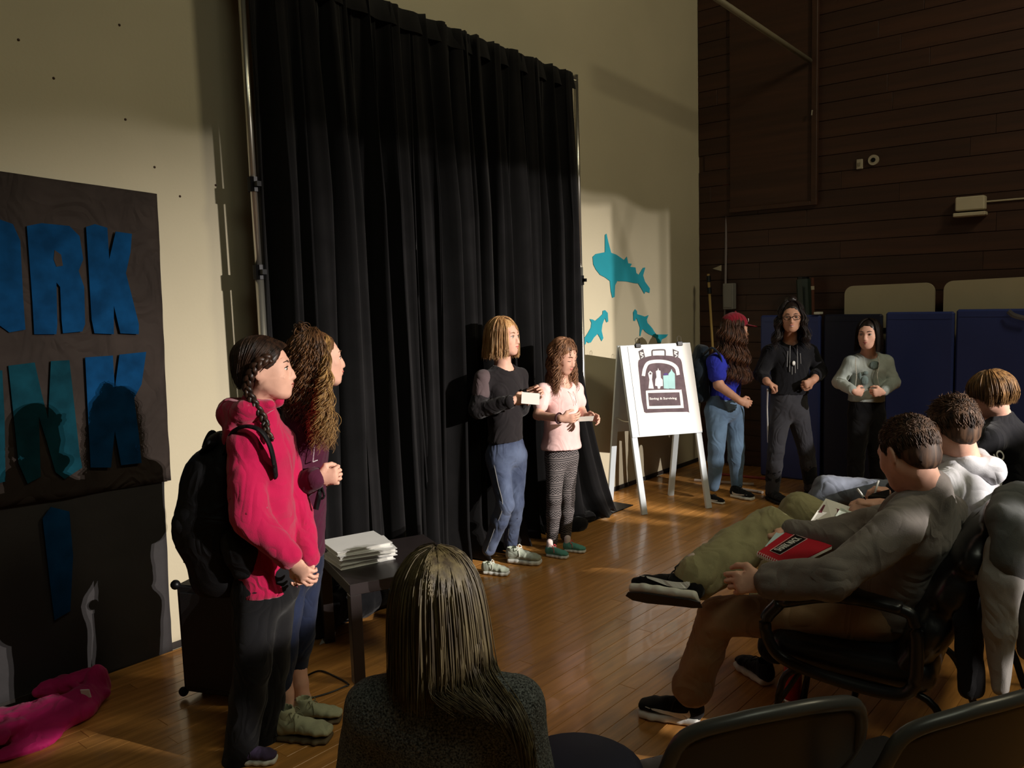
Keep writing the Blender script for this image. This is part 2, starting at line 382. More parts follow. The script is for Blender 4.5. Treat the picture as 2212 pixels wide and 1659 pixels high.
for i in range(NXC):
    xa, xb = ax0+(ax1-ax0)*i/NXC, ax0+(ax1-ax0)*(i+1)/NXC; st = zlow; xm = (xa+xb)/2
    zt = (zb2 if 4.26 < xm < 4.62 else (zb-.012 if xm > 4.70 else zb))+.004*math.sin(xm*25)+.003*math.sin(xm*61)
    run = None
    wquad(m, [(xa, 0), (xb, 0), (xb, zlow), (xa, zlow)])
    for j in range(NZC+1):
        za = zlow+(zt-zlow)*j/NZC; hole = False
        if j < NZC:
            zc = zlow+(zt-zlow)*(j+.5)/NZC; t = 1.8/((4/((4-zc)/1.8))); k = 4/(4-zc)   # k*1.8 = distance from lamp to the floor point
            yy = -7.8+1.8*k; xx = 4.6+(xm-4.6)*k
            hole = any(inside(xx, yy, q) for q in LITW)
        if hole or j == NZC:
            if run is not None: wquad(m, [(xa, run), (xb, run), (xb, za), (xa, za)])
            run = None
        elif run is None: run = za
wall_rear_gobo = m.build('wall_rear_gobo', M_wall, kind='structure')
# unseen crossed bars and upright, added by the lamp to shadow the wall
def brace(P, r):
    t = MB(); t.tube(P, r, 6); return t
def a2(px, py):   # point near the opening that shades this wall spot for the second lamp
    w = onplane(px, py, 1, WY); return SRC2+(w-SRC2)*(.9/11.63)
bb = empty('shadow_bars', (4.5, -6.9, 0), 'unseen thin crossed bars added near the lamps to cast shadows on the wall', 'lamp stand')
for P, r in (([(1318, 440), (1350, 540), (1420, 800)], .0016), ([(1368, 430), (1346, 530), (1318, 700)], .0012), ([(1430, 380), (1436, 800)], .0022)):
    q = [a2(*p) for p in P]; brace(q, r).build('brace', mat('black_metal', rgb(24, 24, 26), .4, metal=.6), bb)
t = MB(); c = a2(1346, 528); t.ball(c, .0035, nu=8, nv=6); t.build('knuckle', MATS['black_metal'], bb)
t = MB(); t.tube([(4.72, -6.9, 0), (4.72, -6.9, 3.9)], .012, 8); t.build('pole', MATS['black_metal'], bb)

# ================= pipe-and-drape backdrop =================
M_metal = mat('brushed_steel', rgb(200, 196, 186), .3, metal=.9, var=.05)
M_blk = MATS['black_metal']
M_velvet = mat('black_velvet', rgb(24, 23, 24), .95, bump=.3, bscale=400, var=.25, vscale=6, sheen=.12, spec=.1)
pL = D(592, 1403, 4.02)*[1, 1, 0]; pR = D(1262, 1122, 6.18)*[1, 1, 0]; 
pR = onplane(1249, 400, 1, 3.64)*[1, 1, 0]; pL = onplane(541, 300, 1, 3.60)*[1, 1, 0]
hL = onplane(515, -112, 1, 3.60)[2]; hR = onplane(1246, 172, 1, 3.64)[2]
bd = empty('stage_backdrop', ((pL+pR)/2), 'tall black velvet curtain hung between two steel poles behind the speakers', 'curtain')
for p, h_ in ((pL, hL), (pR, hR)):
    t = MB(); t.tube([p, p+(0, 0, 1.85)], .021, 12); t.tube([p+(0, 0, 1.85), p+(0, 0, h_+.03)], .017, 12); t.build('upright', M_metal, bd, smooth=True)
    t = MB()
    for z in (1.78, 2.2) if p is pL else (1.72,): t.tube([p+(0, 0, z), p+(0, 0, z+.07)], .028, 10); t.box((-.012, -.05, -.012), (.012, -.02, .012), c=p+(0, 0, z+.035))
    t.build('clamp_collar', M_blk, bd)
    t = MB(); t.box((-.23, -.20, 0), (.36, .10, .007), c=p, bev=.002); t.build('base_plate', M_blk, bd)
t = MB(); t.tube([pL+(0, 0, hL), pR+(0, 0, hR)], .016, 10); t.build('crossbar', M_metal, bd)
def drape(x0, x1, first, last, seed):
    r = random.Random(seed); nx, nz = 90, 44; V = []; F_ = []; ph = [r.random()*6 for _ in range(6)]
    for j in range(nz+1):
        v = j/nz
        for i in range(nx+1):
            u = i/nx; x = x0+(x1-x0)*u; f = (x-pL[0])/(pR[0]-pL[0]); topz = hL+(hR-hL)*f
            s_ = .35+.65*min(1, v*3.0); 
            fold = .050*math.sin(u*2*math.pi*3+ph[0]+.5*math.sin(v*2+ph[1]))+.026*math.sin(u*2*math.pi*7.3+ph[2]+.8*v)+.010*math.sin(u*2*math.pi*15+ph[3]-v)
            fold = math.copysign(abs(fold)**.85, fold)
            y = 3.585+fold*s_; xx = x+.012*math.sin(u*40+v*3)+(0 if last else .03*math.sin(v*2.2+seed)*v)
            z = topz*(1-v)+.004
            if v > .93: y -= (v-.93)*1.2*(.5+.5*math.sin(u*17+seed)); z = max(z, .006+.012*(1+math.sin(u*23+v*50)))
            if last and v > .66: xx += (v-.66)**1.5*1.5*u*u; y += -(v-.66)*.32*u
            V.append((xx, y, z))
    for j in range(nz):
        for i in range(nx):
            a = j*(nx+1)+i; F_.append([a, a+nx+1, a+nx+2, a+1])
    o = mesh_np('drape_panel', V, F_, M_velvet, bd, True); s = o.modifiers.new('th', 'SOLIDIFY'); s.thickness = .004
nP = 5
for k in range(nP):
    a = pL[0]+.04+(pR[0]-pL[0]-.20)*k/nP-.02; bq = pL[0]+.04+(pR[0]-pL[0]-.20)*(k+1)/nP; drape(a, bq, k == 0, k == nP-1, k*3+2)
# valance strip along the rod
V = []; F_ = []; n = 80
for i in range(n+1):
    u = i/n*.965; c = pL+(pR-pL)*u; zt = hL+(hR-hL)*u+.02-.05*math.sin(u*math.pi)*.3; off = .012*math.sin(u*90)
    V += [(c[0], c[1]-.03+off, zt), (c[0], c[1]-.055+off, zt-.12), (c[0], c[1]+.02, zt)]
for i in range(n):
    a = i*3; F_ += [[a, a+1, a+4, a+3], [a+2, a, a+3, a+5]]
mesh_np('rod_pocket', V, F_, M_velvet, bd, True)
S = Solid(.008)
for (x, y, r) in ((1200, 1150, .05), (1235, 1150, .06), (1262, 1145, .07), (1282, 1128, .055)):
    c = G(x, y)+np.array([0, .06, .03]); S.ell(c, (r*1.4, r, r*.7), k=.05)
S.build('pooled_cloth', M_velvet, bd, wr=.012, wf=45, seed=4)

# ================= painted paper banner on the wall =================
M_paper = mat('charcoal_paper', rgb(50, 42, 38), .85, bump=.5, bscale=9, var=.22, vscale=4, bdist=.012, spec=.2, fold=.5, fscale=5, fdist=.03)
M_bluepaint = mat('blue_paint', rgb(8, 56, 96), .95, bump=.3, bscale=14, var=.35, vscale=9, bdist=.006, spec=.1)
M_teal0 = mat('teal_paint', rgb(10, 54, 66), .95, bump=.3, bscale=14, var=.35, vscale=9, bdist=.006, spec=.1)
ban = empty('paper_banner', onplane(170, 1030, 1, WY-.01), 'large charcoal paper banner with big blue block letters taped to the beige wall', 'banner')
def sheet(name, corners, m, parent, off, amp, nx=60, ny=50, seed=1):
    """crumpled sheet hanging on the wall; corners tl,tr,br,bl as measured"""
    C = [onplane(x, y, 1, WY) for x, y in corners]; V = []; F_ = []
    for j in range(ny+1):
        for i in range(nx+1):
            u, v = i/nx, j/ny; p = (1-v)*((1-u)*C[0]+u*C[1])+v*((1-u)*C[3]+u*C[2]); V.append(p)
    V = np.array(V); w = wrinkle(V*[1, 1, .5], 5, seed); V[:, 1] = WY-off-amp*(.8+w)
    e = wrinkle(V, 9, seed+2)*.006; V[:, 0] += e; V[:, 2] += wrinkle(V, 4, seed+3)*.005
    for j in range(ny):
        for i in range(nx):
            a = j*(nx+1)+i; F_.append([a, a+nx+1, a+nx+2, a+1])
    o = mesh_np(name, V, F_, m, parent, True); s = o.modifiers.new('th', 'SOLIDIFY'); s.thickness = .002; return o
sheet('lower_sheet', [(-700, 1180), (352, 1010), (370, 1414), (-700, 1740)], mat('black_paper', rgb(44, 41, 42), .8, bump=.5, bscale=9, var=.2, vscale=3, bdist=.012), ban, .006, .006, seed=5)
sheet('upper_sheet', [(-700, 275), (334, 419), (364, 1036), (-700, 1200)], M_paper, ban, .018, .010)
def letter(name, px, m=M_bluepaint, off=.042, hole=None):
    P = np.array([onplane(x, y, 1, WY-off) for x, y in px]); t = MB(); t.slab(P, (0, 1, 0), .003); return t.build(name, m, ban)
letter('painted_letter', [(-60, 478), (0, 474), (28, 484), (44, 520), (50, 640), (55, 712), (20, 718), (-5, 700), (-30, 718), (-80, 715)])
letter('painted_letter', [(58, 488), (90, 482), (150, 488), (172, 510), (180, 560), (170, 585), (182, 620), (184, 700), (178, 716), (136, 720), (133, 690), (130, 620), (122, 610), (124, 700), (122, 722), (74, 722), (70, 650)])
letter('letter_counter', [(118, 540), (132, 550), (136, 574), (122, 576), (116, 560)], M_paper, .044)
letter('painted_letter', [(186, 490), (205, 484), (232, 492), (236, 560), (250, 500), (285, 505), (282, 545), (272, 590), (285, 640), (300, 700), (300, 722), (260, 720), (246, 660), (246, 722), (204, 720), (198, 690)])
letter('painted_letter', [(18, 790), (75, 783), (90, 850), (104, 905), (110, 780), (150, 778), (160, 870), (172, 980), (178, 1010), (140, 1035), (120, 1020), (100, 950), (84, 900), (88, 1030), (60, 1045), (40, 1000)], M_teal0)
letter('painted_letter', [(184, 772), (244, 768), (248, 840), (258, 766), (316, 760), (306, 830), (290, 860), (300, 940), (306, 1000), (262, 1005), (248, 930), (240, 1010), (196, 1010)])
letter('painted_letter', [(-60, 800), (5, 800), (10, 900), (12, 1040), (-60, 1060)], M_teal0)
letter('painted_letter', [(92, 1120), (110, 1095), (150, 1105), (158, 1200), (152, 1320), (118, 1340), (108, 1260)], M_bluepaint, .03)

# ================= shark cut-outs =================
M_teal = mat('teal_card', rgb(20, 142, 158), .7, bump=.1, var=.1, vscale=3)
def shark(px, label):
    P = np.array([onplane(x, y, 1, WY-.002) for x, y in px]); t = MB(); t.slab(P, (0, -1, 0), .004); o = t.build('shark_cutout', M_teal, label=label, cat='wall decoration')
X = lambda L: [(1240+x/3.77, 420+y/3.77) for x, y in L]
shark(X([(150, 508), (175, 485), (250, 470), (250, 330), (262, 320), (275, 380), (300, 475), (345, 492), (405, 535), (428, 508), (438, 560), (468, 565), (455, 590), (498, 595), (505, 640), (525, 655), (560, 598), (578, 595), (560, 660), (575, 710), (615, 765), (612, 802), (580, 790), (570, 810), (545, 765), (520, 725), (490, 722), (420, 708), (350, 705), (332, 740), (328, 835), (310, 842), (298, 790), (290, 705), (250, 675), (210, 655), (175, 610), (155, 570)]), 'largest teal shark cut-out with upright dorsal fin, high on the beige wall')
shark(X([(232, 948), (250, 942), (272, 965), (276, 1035), (262, 1042), (248, 1005), (228, 1060), (222, 1110), (236, 1170), (222, 1195), (205, 1160), (190, 1135), (160, 1165), (135, 1205), (115, 1210), (100, 1195), (90, 1222), (68, 1222), (66, 1195), (110, 1130), (135, 1085), (140, 1045), (126, 1015), (148, 1018), (170, 1030), (205, 1000), (230, 975)]), 'small teal hammerhead cut-out beside the curtain, head up to the right')
shark(X([(480, 960), (495, 935), (510, 950), (512, 975), (545, 985), (575, 995), (605, 983), (590, 1020), (595, 1045), (635, 1090), (650, 1115), (668, 1140), (715, 1140), (764, 1140), (745, 1165), (712, 1180), (705, 1210), (680, 1208), (668, 1170), (640, 1150), (610, 1140), (580, 1120), (560, 1095), (548, 1110), (538, 1155), (532, 1150), (535, 1085), (520, 1040), (505, 1005), (495, 1030), (482, 1028)]), 'small teal hammerhead cut-out above the white easel, head up to the left')

# ================= wooden end wall =================
bh = .145; z = .0; rr = random.Random(8)
zrow = 0; pl = []
while z < ZC:
    yy = WR+rr.random()*-1.2
    while yy < WY:
        L = rr.choice((1.2, 1.8, 2.4)); a, c = max(yy, WR), min(yy+L, WY-.004)
        if c-a > .1: pl.append((a, c, z))
        yy += L
    z += bh
mb = MB(); cnt = 0; cache = {}
for (a, c, z) in pl:
    if a < -1.2 or c < -.8 or z < .8 or z > 4.9:
        mb.box((WX-.014, a, z), (WX, c-.002, min(z+bh-.004, ZC))); continue
    k_ = round(c-a, 3)
    if k_ not in cache:
        t = MB(); t.box((-.014, 0, 0), (0, c-a-.002, bh-.004), bev=.002); me = bpy.data.meshes.new('wall_board'); me.from_pydata([tuple(v) for v in t.v], [], t.f); me.materials.append(M_wood); cache[k_] = me
    o = bpy.data.objects.new('wall_board', cache[k_]); o.location = (WX, a, z); link(o); o.parent = wall_right; cnt += 1
mb.build('wall_board_field', M_wood, wall_right, kind='stuff')
print('boards', cnt, 'planks', len(near), len(planks))
# framed door-like panel high on the wall
EX = WX-.016
def ewall(px, py, off=0): return onplane(px, py, 0, EX-off)
M_trim = mat('dark_trim', rgb(62, 36, 22), .6, var=.2)
fr = empty('storage_door', ewall(1680, 450), 'tall framed wooden storage door set high in the plank wall', 'door')
def strip(P, Q, w, th, name, m, par):
    p, q = ewall(*P), ewall(*Q); ax = _n(q-p); up = _n(np.cross(ax, (1, 0, 0))); t = MB(); t.slab([p+up*w, q+up*w, q-up*w, p-up*w], (-1, 0, 0), th); return t.build(name, m, par)
a1 = ewall(1590, 450); a2_ = ewall(1760, 436); 
t = MB(); t.box((EX-.02, a2_[1]+.02, a1[2]), (EX, 3.5, 5.5)); t.build('door_leaf', M_wood, fr)
t = MB(); t.box((EX-.045, a2_[1]-.03, a1[2]-.04), (EX, a2_[1]+.02, 5.5), bev=.004); t.build('side_frame', M_trim, fr)
t = MB(); t.box((EX-.045, a2_[1]+.022, a1[2]-.04), (EX, 3.5, a1[2]), bev=.004); t.build('bottom_frame', M_trim, fr)
t = MB(); q = ewall(1757, 240, .03); t.tube([q, q+(-.03, 0, .0), q+(-.04, 0, -.04)], .006, 6); t.build('latch', M_metal, fr)
t = MB(); t.tube([D(1520, -22, 5.9), ewall(1750, 132, .05)], .022, 8)
t.build('ceiling_rod', mat('painted_rod', rgb(120, 112, 92), .6, var=.1), smooth=True, label='pale diagonal rod running down from the ceiling to the storage door', cat='rod')
def plate(px, py, w, h, name, label, cat, col, extra=None):
    c = ewall(px, py); t = MB(); t.box((-.02, -w/2, -h/2), (0, w/2, h/2), c=c, bev=.004); e = empty(name, c, label, cat); t.build('plate', mat(name+'_m', col, .6, var=.08), e); return e, c
e, c = plate(1858, 355, .05, .08, 'wall_switch', 'small white rectangular switch plate on the plank wall', 'switch', rgb(170, 160, 140))
t = MB(); t.box((-.028, -.008, -.014), (-.019, .008, .014), c=c); t.build('toggle', M_metal, e)
c = ewall(1888, 346); e = empty('wall_socket', c, 'round white fitting beside the switch plate on the plank wall', 'fitting')
t = MB(); t.tube([c, c+(-.02, 0, 0)], .042, 16); t.build('ring', mat('wall_switch_m', rgb(170, 160, 140)), e); t = MB(); t.tube([c+(-.02, 0, 0), c+(-.026, 0, 0)], .018, 12); t.build('hole', M_blk, e)
c = ewall(2100, 447); e = empty('emergency_light', c, 'beige emergency light box with two lamps high on the plank wall', 'light')
M_beigebox = mat('beige_box', rgb(190, 180, 156), .6, var=.05)
t = MB(); t.box((-.09, -.1, -.03), (0, .1, .075), c=c, bev=.008); t.build('housing', M_beigebox, e)
t = MB(); t.box((-.11, -.11, -.075), (-.005, .11, -.045), c=c, bev=.006); t.build('diffuser', M_beigebox, e)
t = MB(); t.tube([c+(-.01, -.1, .03), c+(-.01, -2.2, .03)], .007, 6); t.build('conduit', M_beigebox, e)
# things leaning in the corner
t0 = empty('reach_pole', D(1560, 1040, 7.7)*[1, 1, 0], 'tall thin pole with red tip standing against the plank wall', 'pole')
p0 = D(1562, 1030, 7.75)*[1, 1, 0]; p1 = D(1570, 395, 7.85); p2 = D(1573, 350, 7.85)
t = MB(); t.tube([p0, p1], .011, 8); t.build('shaft', mat('grey_pole', rgb(120, 110, 112), .5), t0, True)
t = MB(); t.tube([p1, p2], .02, 8); t.box((-.02, -.03, -.02), (.02, .03, .02), c=p1); t.build('tip', mat('red_plastic', rgb(190, 30, 24), .5), t0)
t0 = empty('striped_pole', D(1545, 1040, 7.75)*[1, 1, 0], 'thin brass pole with black collars leaning in the wall corner', 'pole')
p0 = D(1556, 1035, 7.55)*[1, 1, 0]; p1 = D(1530, 592, 7.75)
t = MB(); t.tube([p0, p1], .012, 8); t.build('shaft', mat('brass_pole', rgb(190, 160, 100), .5, metal=.4), t0, True)
for f in (.99, .93):
    t = MB(); q = p0+(p1-p0)*(f-.03); t.tube([q, p0+(p1-p0)*f], .022, 8); t.build('collar', M_blk, t0)
c = ewall(1550, 580); t = MB(); t.slab([c+(0, .05, 0), c+(0, -.04, .03), c+(0, -.04, -.025)], (-1, 0, 0), .004); t.build('paper_pennant', mat('wall_switch_m', rgb(1, 1, 1)), label='small white paper triangle stuck on the wall by the corner', cat='paper')
c = ewall(1580, 640); e = empty('electrical_box', c, 'grey electrical box mounted low near the wall corner', 'box')
t = MB(); t.box((-.08, -.05, -.12), (0, .05, .12), c=c, bev=.006); t.build('housing', mat('grey_paint', rgb(125, 122, 118), .6, var=.06), e)
t = MB(); t.box((-.086, -.04, -.1), (-.08, .04, .1), c=c, bev=.002); t.build('cover', MATS['grey_paint'], e)
# padded post behind the woman and small stick
c = D(1740, 760, 7.2); t = MB(); R = frame(_n(C2W @ np.array([0, 0, -1])*[1, 1, 0])); pz0 = onplane(1758, 1030, 0, 7.13)*[1, 1, 0]; pz1 = onplane(1735, 603, 0, 7.13)
e = empty('padded_post', pz0, 'dark green padded post standing behind the woman in glasses', 'post')
t = MB(); t.tube([pz0, pz1], .06, 8); t.build('pad', mat('dark_green_vinyl', rgb(34, 46, 40), .5, var=.1), e)
t = MB(); t.tube([pz1, pz1+(0, 0, .02)], .05, 8); t.build('end_cap', M_blk, e)
e = empty('relay_baton', D(1756, 690, 7.2), 'thin brown stick with a white band standing behind the mats', 'stick')
t = MB(); t.tube([onplane(1764, 1000, 0, 7.02)*[1, 1, 0], onplane(1755, 600, 0, 7.02)], .012, 6); t.build('shaft', mat('brown_stick', rgb(84, 44, 28), .6), e)
t = MB(); t.tube([onplane(1755.5, 626, 0, 7.02), onplane(1755.2, 618, 0, 7.02)], .014, 6); t.build('band', mat('wall_switch_m', rgb(1, 1, 1)), e)
# folded gym mats standing on edge
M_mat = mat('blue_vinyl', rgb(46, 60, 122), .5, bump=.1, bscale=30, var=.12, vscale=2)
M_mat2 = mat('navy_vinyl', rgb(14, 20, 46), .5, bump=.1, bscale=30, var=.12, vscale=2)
def dx_(px, X): return X/(HW[0]+RW[0]*(px-CX)/FPX)
def gmat(pxs, ds, ztops, m, label):
    ds = [dx_(p, 6.92) for p in pxs]
    e = empty('gym_mat', D(pxs[0], 1040, ds[0])*[1, 1, 0], label, 'mat')
    for i in range(len(pxs)-1):
        a = D(pxs[i]+1, 800, ds[i])*[1, 1, 0]; c = D(pxs[i+1]-1, 800, ds[i+1])*[1, 1, 0]; ax = c-a; L = np.linalg.norm(ax); R = np.stack([ax/L, np.cross((0, 0, 1), ax/L), (0, 0, 1)], 1)
        t = MB(); 
        V = MB(); V.box((.004, 0, .0), (L-.004, .055, ztops[i]), bev=.014); t.add(np.array(V.v) @ R.T+a, V.f); t.build('mat_panel', m, e)
        t = MB()
        V = MB(); V.box((.03, -.003, ztops[i]-.056), (L-.03, 0, ztops[i]-.05)); t.add(np.array(V.v) @ R.T+a, V.f); t.build('seam', m, e)
def ht(px, py, d): return D(px, py, d)[2]
gmat([1640, 1772], None, [ht(1700, 681, dx_(1700, 6.92))], MATS['blue_vinyl'], 'blue folding gym mat on edge behind the woman in boots')
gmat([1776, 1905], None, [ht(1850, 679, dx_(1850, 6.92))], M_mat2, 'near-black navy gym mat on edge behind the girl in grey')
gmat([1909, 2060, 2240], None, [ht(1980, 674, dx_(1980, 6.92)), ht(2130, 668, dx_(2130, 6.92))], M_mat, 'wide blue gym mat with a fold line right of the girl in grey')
# handle strap on the mat at the frame edge
t = MB(); t.tube(spline([D(2178, 672, dx_(2178, 6.89)), D(2192, 682, dx_(2192, 6.88)), D(2225, 690, dx_(2225, 6.88))], 5), .02, 6, flat=.3); t.build('mat_strap', mat('grey_strap', rgb(92, 90, 96), .7, var=.1), label='pale webbing strap hanging over the mat at the right edge', cat='strap')
# folded tables standing on edge behind the mats
M_tab = mat('table_laminate', rgb(168, 158, 132), .55, var=.06, vscale=2)
def tabletop(x0, x1, y0, y1, d0, d1, label, bandx=None):
    d0, d1 = dx_(x0, 7.13), dx_(x1, 7.13)
    a = D(x0, 800, d0)*[1, 1, 0]; c = D(x1, 800, d1)*[1, 1, 0]; ax = c-a; L = np.linalg.norm(ax); u = ax/L; zt0 = ht(x0, y0, d0); n = np.cross(u, (0, 0, 1)); n = n if n[0] < 0 else -n; r = .07; P = []
    P.append(a+(0, 0, .02)); P.append(c+(0, 0, .02)); zt1 = ht(x1, y1, d1)
    for cx, z_, a0 in ((L-r, zt1-r, 0), (r, zt0-r, 90)):
        for k in range(7):
            t_ = math.radians(a0+90*k/6); P.append(a+u*(cx+r*math.cos(t_))+np.array([0, 0, z_+r*math.sin(t_)]))
    e = empty('folding_table', a, label, 'table'); t = MB(); t.slab(P, n, .04); t.build('tabletop', M_tab, e)
    t = MB(); c2 = (a+c)/2+n*.055
    t.tube([c2-u*.2+(0, 0, .03), c2-u*.2+(0, 0, 1.3), c2+u*.2+(0, 0, 1.3), c2+u*.2+(0, 0, .03)], .014, 6); t.build('folded_leg', M_blk, e)
tabletop(1826, 2017, 618, 610, 7.35, 7.15, 'shorter beige folding table on edge behind the mats')
tabletop(2037, 2330, 607, 592, 7.12, 6.8, 'longer beige folding table on edge behind the mats at the right')
t = MB(); t.box((-.04, -.025, 0), (.04, .025, .02), c=onplane(1768, 679, 0, 6.95), bev=.003); t.build('white_box', mat('white_plastic', rgb(215, 215, 205), .5), label='tiny white box lying on top of the mats behind the woman', cat='box')
# sticks on the floor by the wall
for k, (P, Q, c_, lb) in enumerate([((1500, 1040), (1620, 1049), rgb(190, 175, 160), 'pale hockey stick lying on the floor behind the jeans girl'), ((1548, 1026), (1648, 1036), rgb(150, 50, 40), 'red hockey stick lying on the floor behind the jeans girl'), ((1590, 1058), (1640, 1066), rgb(160, 150, 140), 'short pale stick on the floor beside the boots')]):
    a, c = G(*P)+(0, 0, .013), G(*Q)+(0, 0, .013); e = empty('hockey_stick', a, lb, 'stick'); t = MB(); t.tube([a, c], .012, 6); t.build('shaft', mat('stick%d' % k, c_, .5), e)
    q = _n(c-a); t = MB(); t.tube([c-(0, 0, .0), c+q*.06+np.array([0, .03, 0])], .012, 6, flat=1.6); t.build('blade', mat('stick%d' % k, c_, .5), e)
# ================= people toolkit =================
def skin(name, col): return mat(name, col, .55, bump=.12, bscale=500, var=.10, vscale=18, spec=.35)
SK = skin('skin_fair', rgb(222, 172, 150)); SK2 = skin('skin_tan', rgb(190, 135, 108))
def sclera(): return mat('eye_white', rgb(225, 218, 210), .25)
def headpr(S, M, s=1.0, ears=True, k=1.0, sex=0):
    """head in its own frame: x right, y forward, z up; origin at the middle of the skull"""
    R, t = M[:3, :3], M[:3, 3]; W_ = lambda x, y, z: R @ np.array([x*s, y*s, z*s])+t; r3 = lambda *a: np.array(a)*s
    S.ell(W_(0, -.014, .030), r3(.074, .093, .082), R, .02)
    S.ell(W_(0, .028, -.022), r3(.062, .062, .078), R, .03*s)
    S.ell(W_(0, .036, -.062), r3(.044, .048, .042), R, .03*s)
    for q in (-1, 1):
        S.cap(W_(q*.052, .0, -.045), W_(q*.020, .066, -.088), .018*s, .016*s, .03*s)
        S.ell(W_(q*.036, .058, -.022), r3(.026, .024, .024), R, .02*s)
    S.ell(W_(0, .074, -.091), r3(.020, .017, .016), R, .02*s)
    S.cap(W_(-.034, .070, .024), W_(.034, .070, .024), .014*s, .014*s, .016*s)
    for q in (-1, 1): S.ell(W_(q*.032, .096, .004), r3(.019, .017, .0125), R, .010*s, op=-1)
    for q in (-1, 1): S.ell(W_(q*.032, .071, .004), r3(.0142, .0138, .0138), R, .004*s)
    S.chain([W_(0, .084, .012), W_(0, .097, -.014), W_(0, .1025, -.030)], [.0070*s, .0080*s, .0105*s], .010*s)
    for q in (-1, 1): S.ell(W_(q*.011, .094, -.033), r3(.0075, .010, .008), R, .006*s)
    S.ell(W_(0, .082, -.056), r3(.026, .014, .020), R, .014*s)
    S.chain([W_(-.021, .086, -.0575), W_(-.006, .0965, -.0525), W_(0, .0965, -.0535), W_(.006, .0965, -.0525), W_(.021, .086, -.0575)], [.0035*s, .0058*s, .0055*s, .0058*s, .0035*s], .004*s)
    S.chain([W_(-.018, .086, -.062), W_(0, .094, -.065), W_(.018, .086, -.062)], [.004*s, .0068*s, .004*s], .004*s)
    if ears:
        for q in (-1, 1):
            S.ell(W_(q*.076, -.008, -.004), r3(.008, .019, .031), R @ np.array(Matrix.Rotation(q*.35, 3, 'Z')), .008*s)
            S.ell(W_(q*.086, -.004, .000), r3(.007, .010, .018), R, .004*s, op=-1)
    return W_
def facebits(par, M, s, skinname, lipc=rgb(190, 96, 90), browc=rgb(96, 66, 48), eyec=rgb(70, 60, 50), closed=False, brows=True):
    R, t = M[:3, :3], M[:3, 3]; W_ = lambda x, y, z: R @ np.array([x*s, y*s, z*s])+t
    for q in (-1, 1):
        if not closed:
            b = MB(); b.ball(W_(q*.032, .0728, .003), np.array([.0134, .0136, .0066])*s, R, 12, 8); e = b.build('eye', sclera(), par, True)
            b = MB(); b.ball(W_(q*.032, .0825, .003), np.array([.0058, .0058, .0058])*s, R, 10, 6); b.build('iris', mat('iris%d' % int(eyec[0]*999), eyec, .2), e, True)
        b = MB(); b.tube([W_(q*.018, .0855, .008 if not closed else .0), W_(q*.031, .0885, .0125 if not closed else -.002), W_(q*.046, .0805, .007 if not closed else -.001)], [.0012*s, .0020*s, .0013*s], 5); b.build('eyelash', mat('lash', rgb(44, 30, 24), .7), par)
        if brows:
            b = MB(); b.tube([W_(q*.015, .0885, .026), W_(q*.030, .0885, .032), W_(q*.047, .076, .027)], [.0028*s, .0030*s, .0014*s], 5, flat=.6); b.build('eyebrow', mat('brow%d' % int(browc[0]*999), browc, .8), par)
    b = MB(); b.tube([W_(-.021, .088, -.058), W_(-.007, .0995, -.0535), W_(0, .0998, -.0545), W_(.007, .0995, -.0535), W_(.021, .088, -.058)], [.0022*s, .0048*s, .0045*s, .0048*s, .0022*s], 8)
    b.tube([W_(-.019, .088, -.0605), W_(0, .0975, -.0645), W_(.019, .088, -.0605)], [.0026*s, .0056*s, .0026*s], 8); b.build('lips', mat('lips%d' % int(lipc[0]*999), lipc, .4), par, True)
def handpr(S, wr, d, nrm, thumb, sc=1.0, curl=(.5, .5, .4), spread=.06, tc=.5, point=None):
    """wr wrist, d towards the fingers, nrm the way the palm faces, thumb=+1 thumb on the d x nrm side"""
    d = _n(d); nrm = _n(nrm-d*np.dot(nrm, d)); sd = np.cross(d, nrm)*thumb; X = sd; wr = np.asarray(wr, float)
    S.seg(wr, wr+d*.030*sc, (.026*sc, .019*sc), (.034*sc, .016*sc), X, .012*sc); S.seg(wr+d*.03*sc, wr+d*.078*sc, (.034*sc, .016*sc), (.037*sc, .0125*sc), X, .008*sc)
    for i, (off, L) in enumerate(((.028, .068), (.0095, .076), (-.009, .070), (-.027, .055))):
        b = wr+d*(.080-(.006 if i == 3 else 0)-.002*abs(i-1))*sc+sd*off*sc; dr = _n(d+sd*(1.5-i)*spread); p = b; a = 0; q = [p]; nr = nrm
        for j, f in enumerate((.44, .31, .25)):
            a += curl[j]*(1.0 if not (point and i == 0) else .15)*(1+.08*i); v = dr*math.cos(a)+nr*math.sin(a); p = p+v*L*f*1.1*sc; q.append(p)
        S.chain(q, [.0092*sc, .0083*sc, .0076*sc, .0064*sc], .0025*sc)
    b = wr+d*.022*sc+sd*.020*sc; t1 = b+(sd*.75+d*.55+nrm*.25)*.036*sc; t2 = t1+_n(sd*(.7-tc)+d*.9+nrm*tc)*.030*sc; t3 = t2+_n(sd*(.3-tc)+d*.9+nrm*tc*1.2)*.024*sc
    S.chain([b, t1, t2, t3], [.0135*sc, .0115*sc, .0095*sc, .0075*sc], .007*sc)
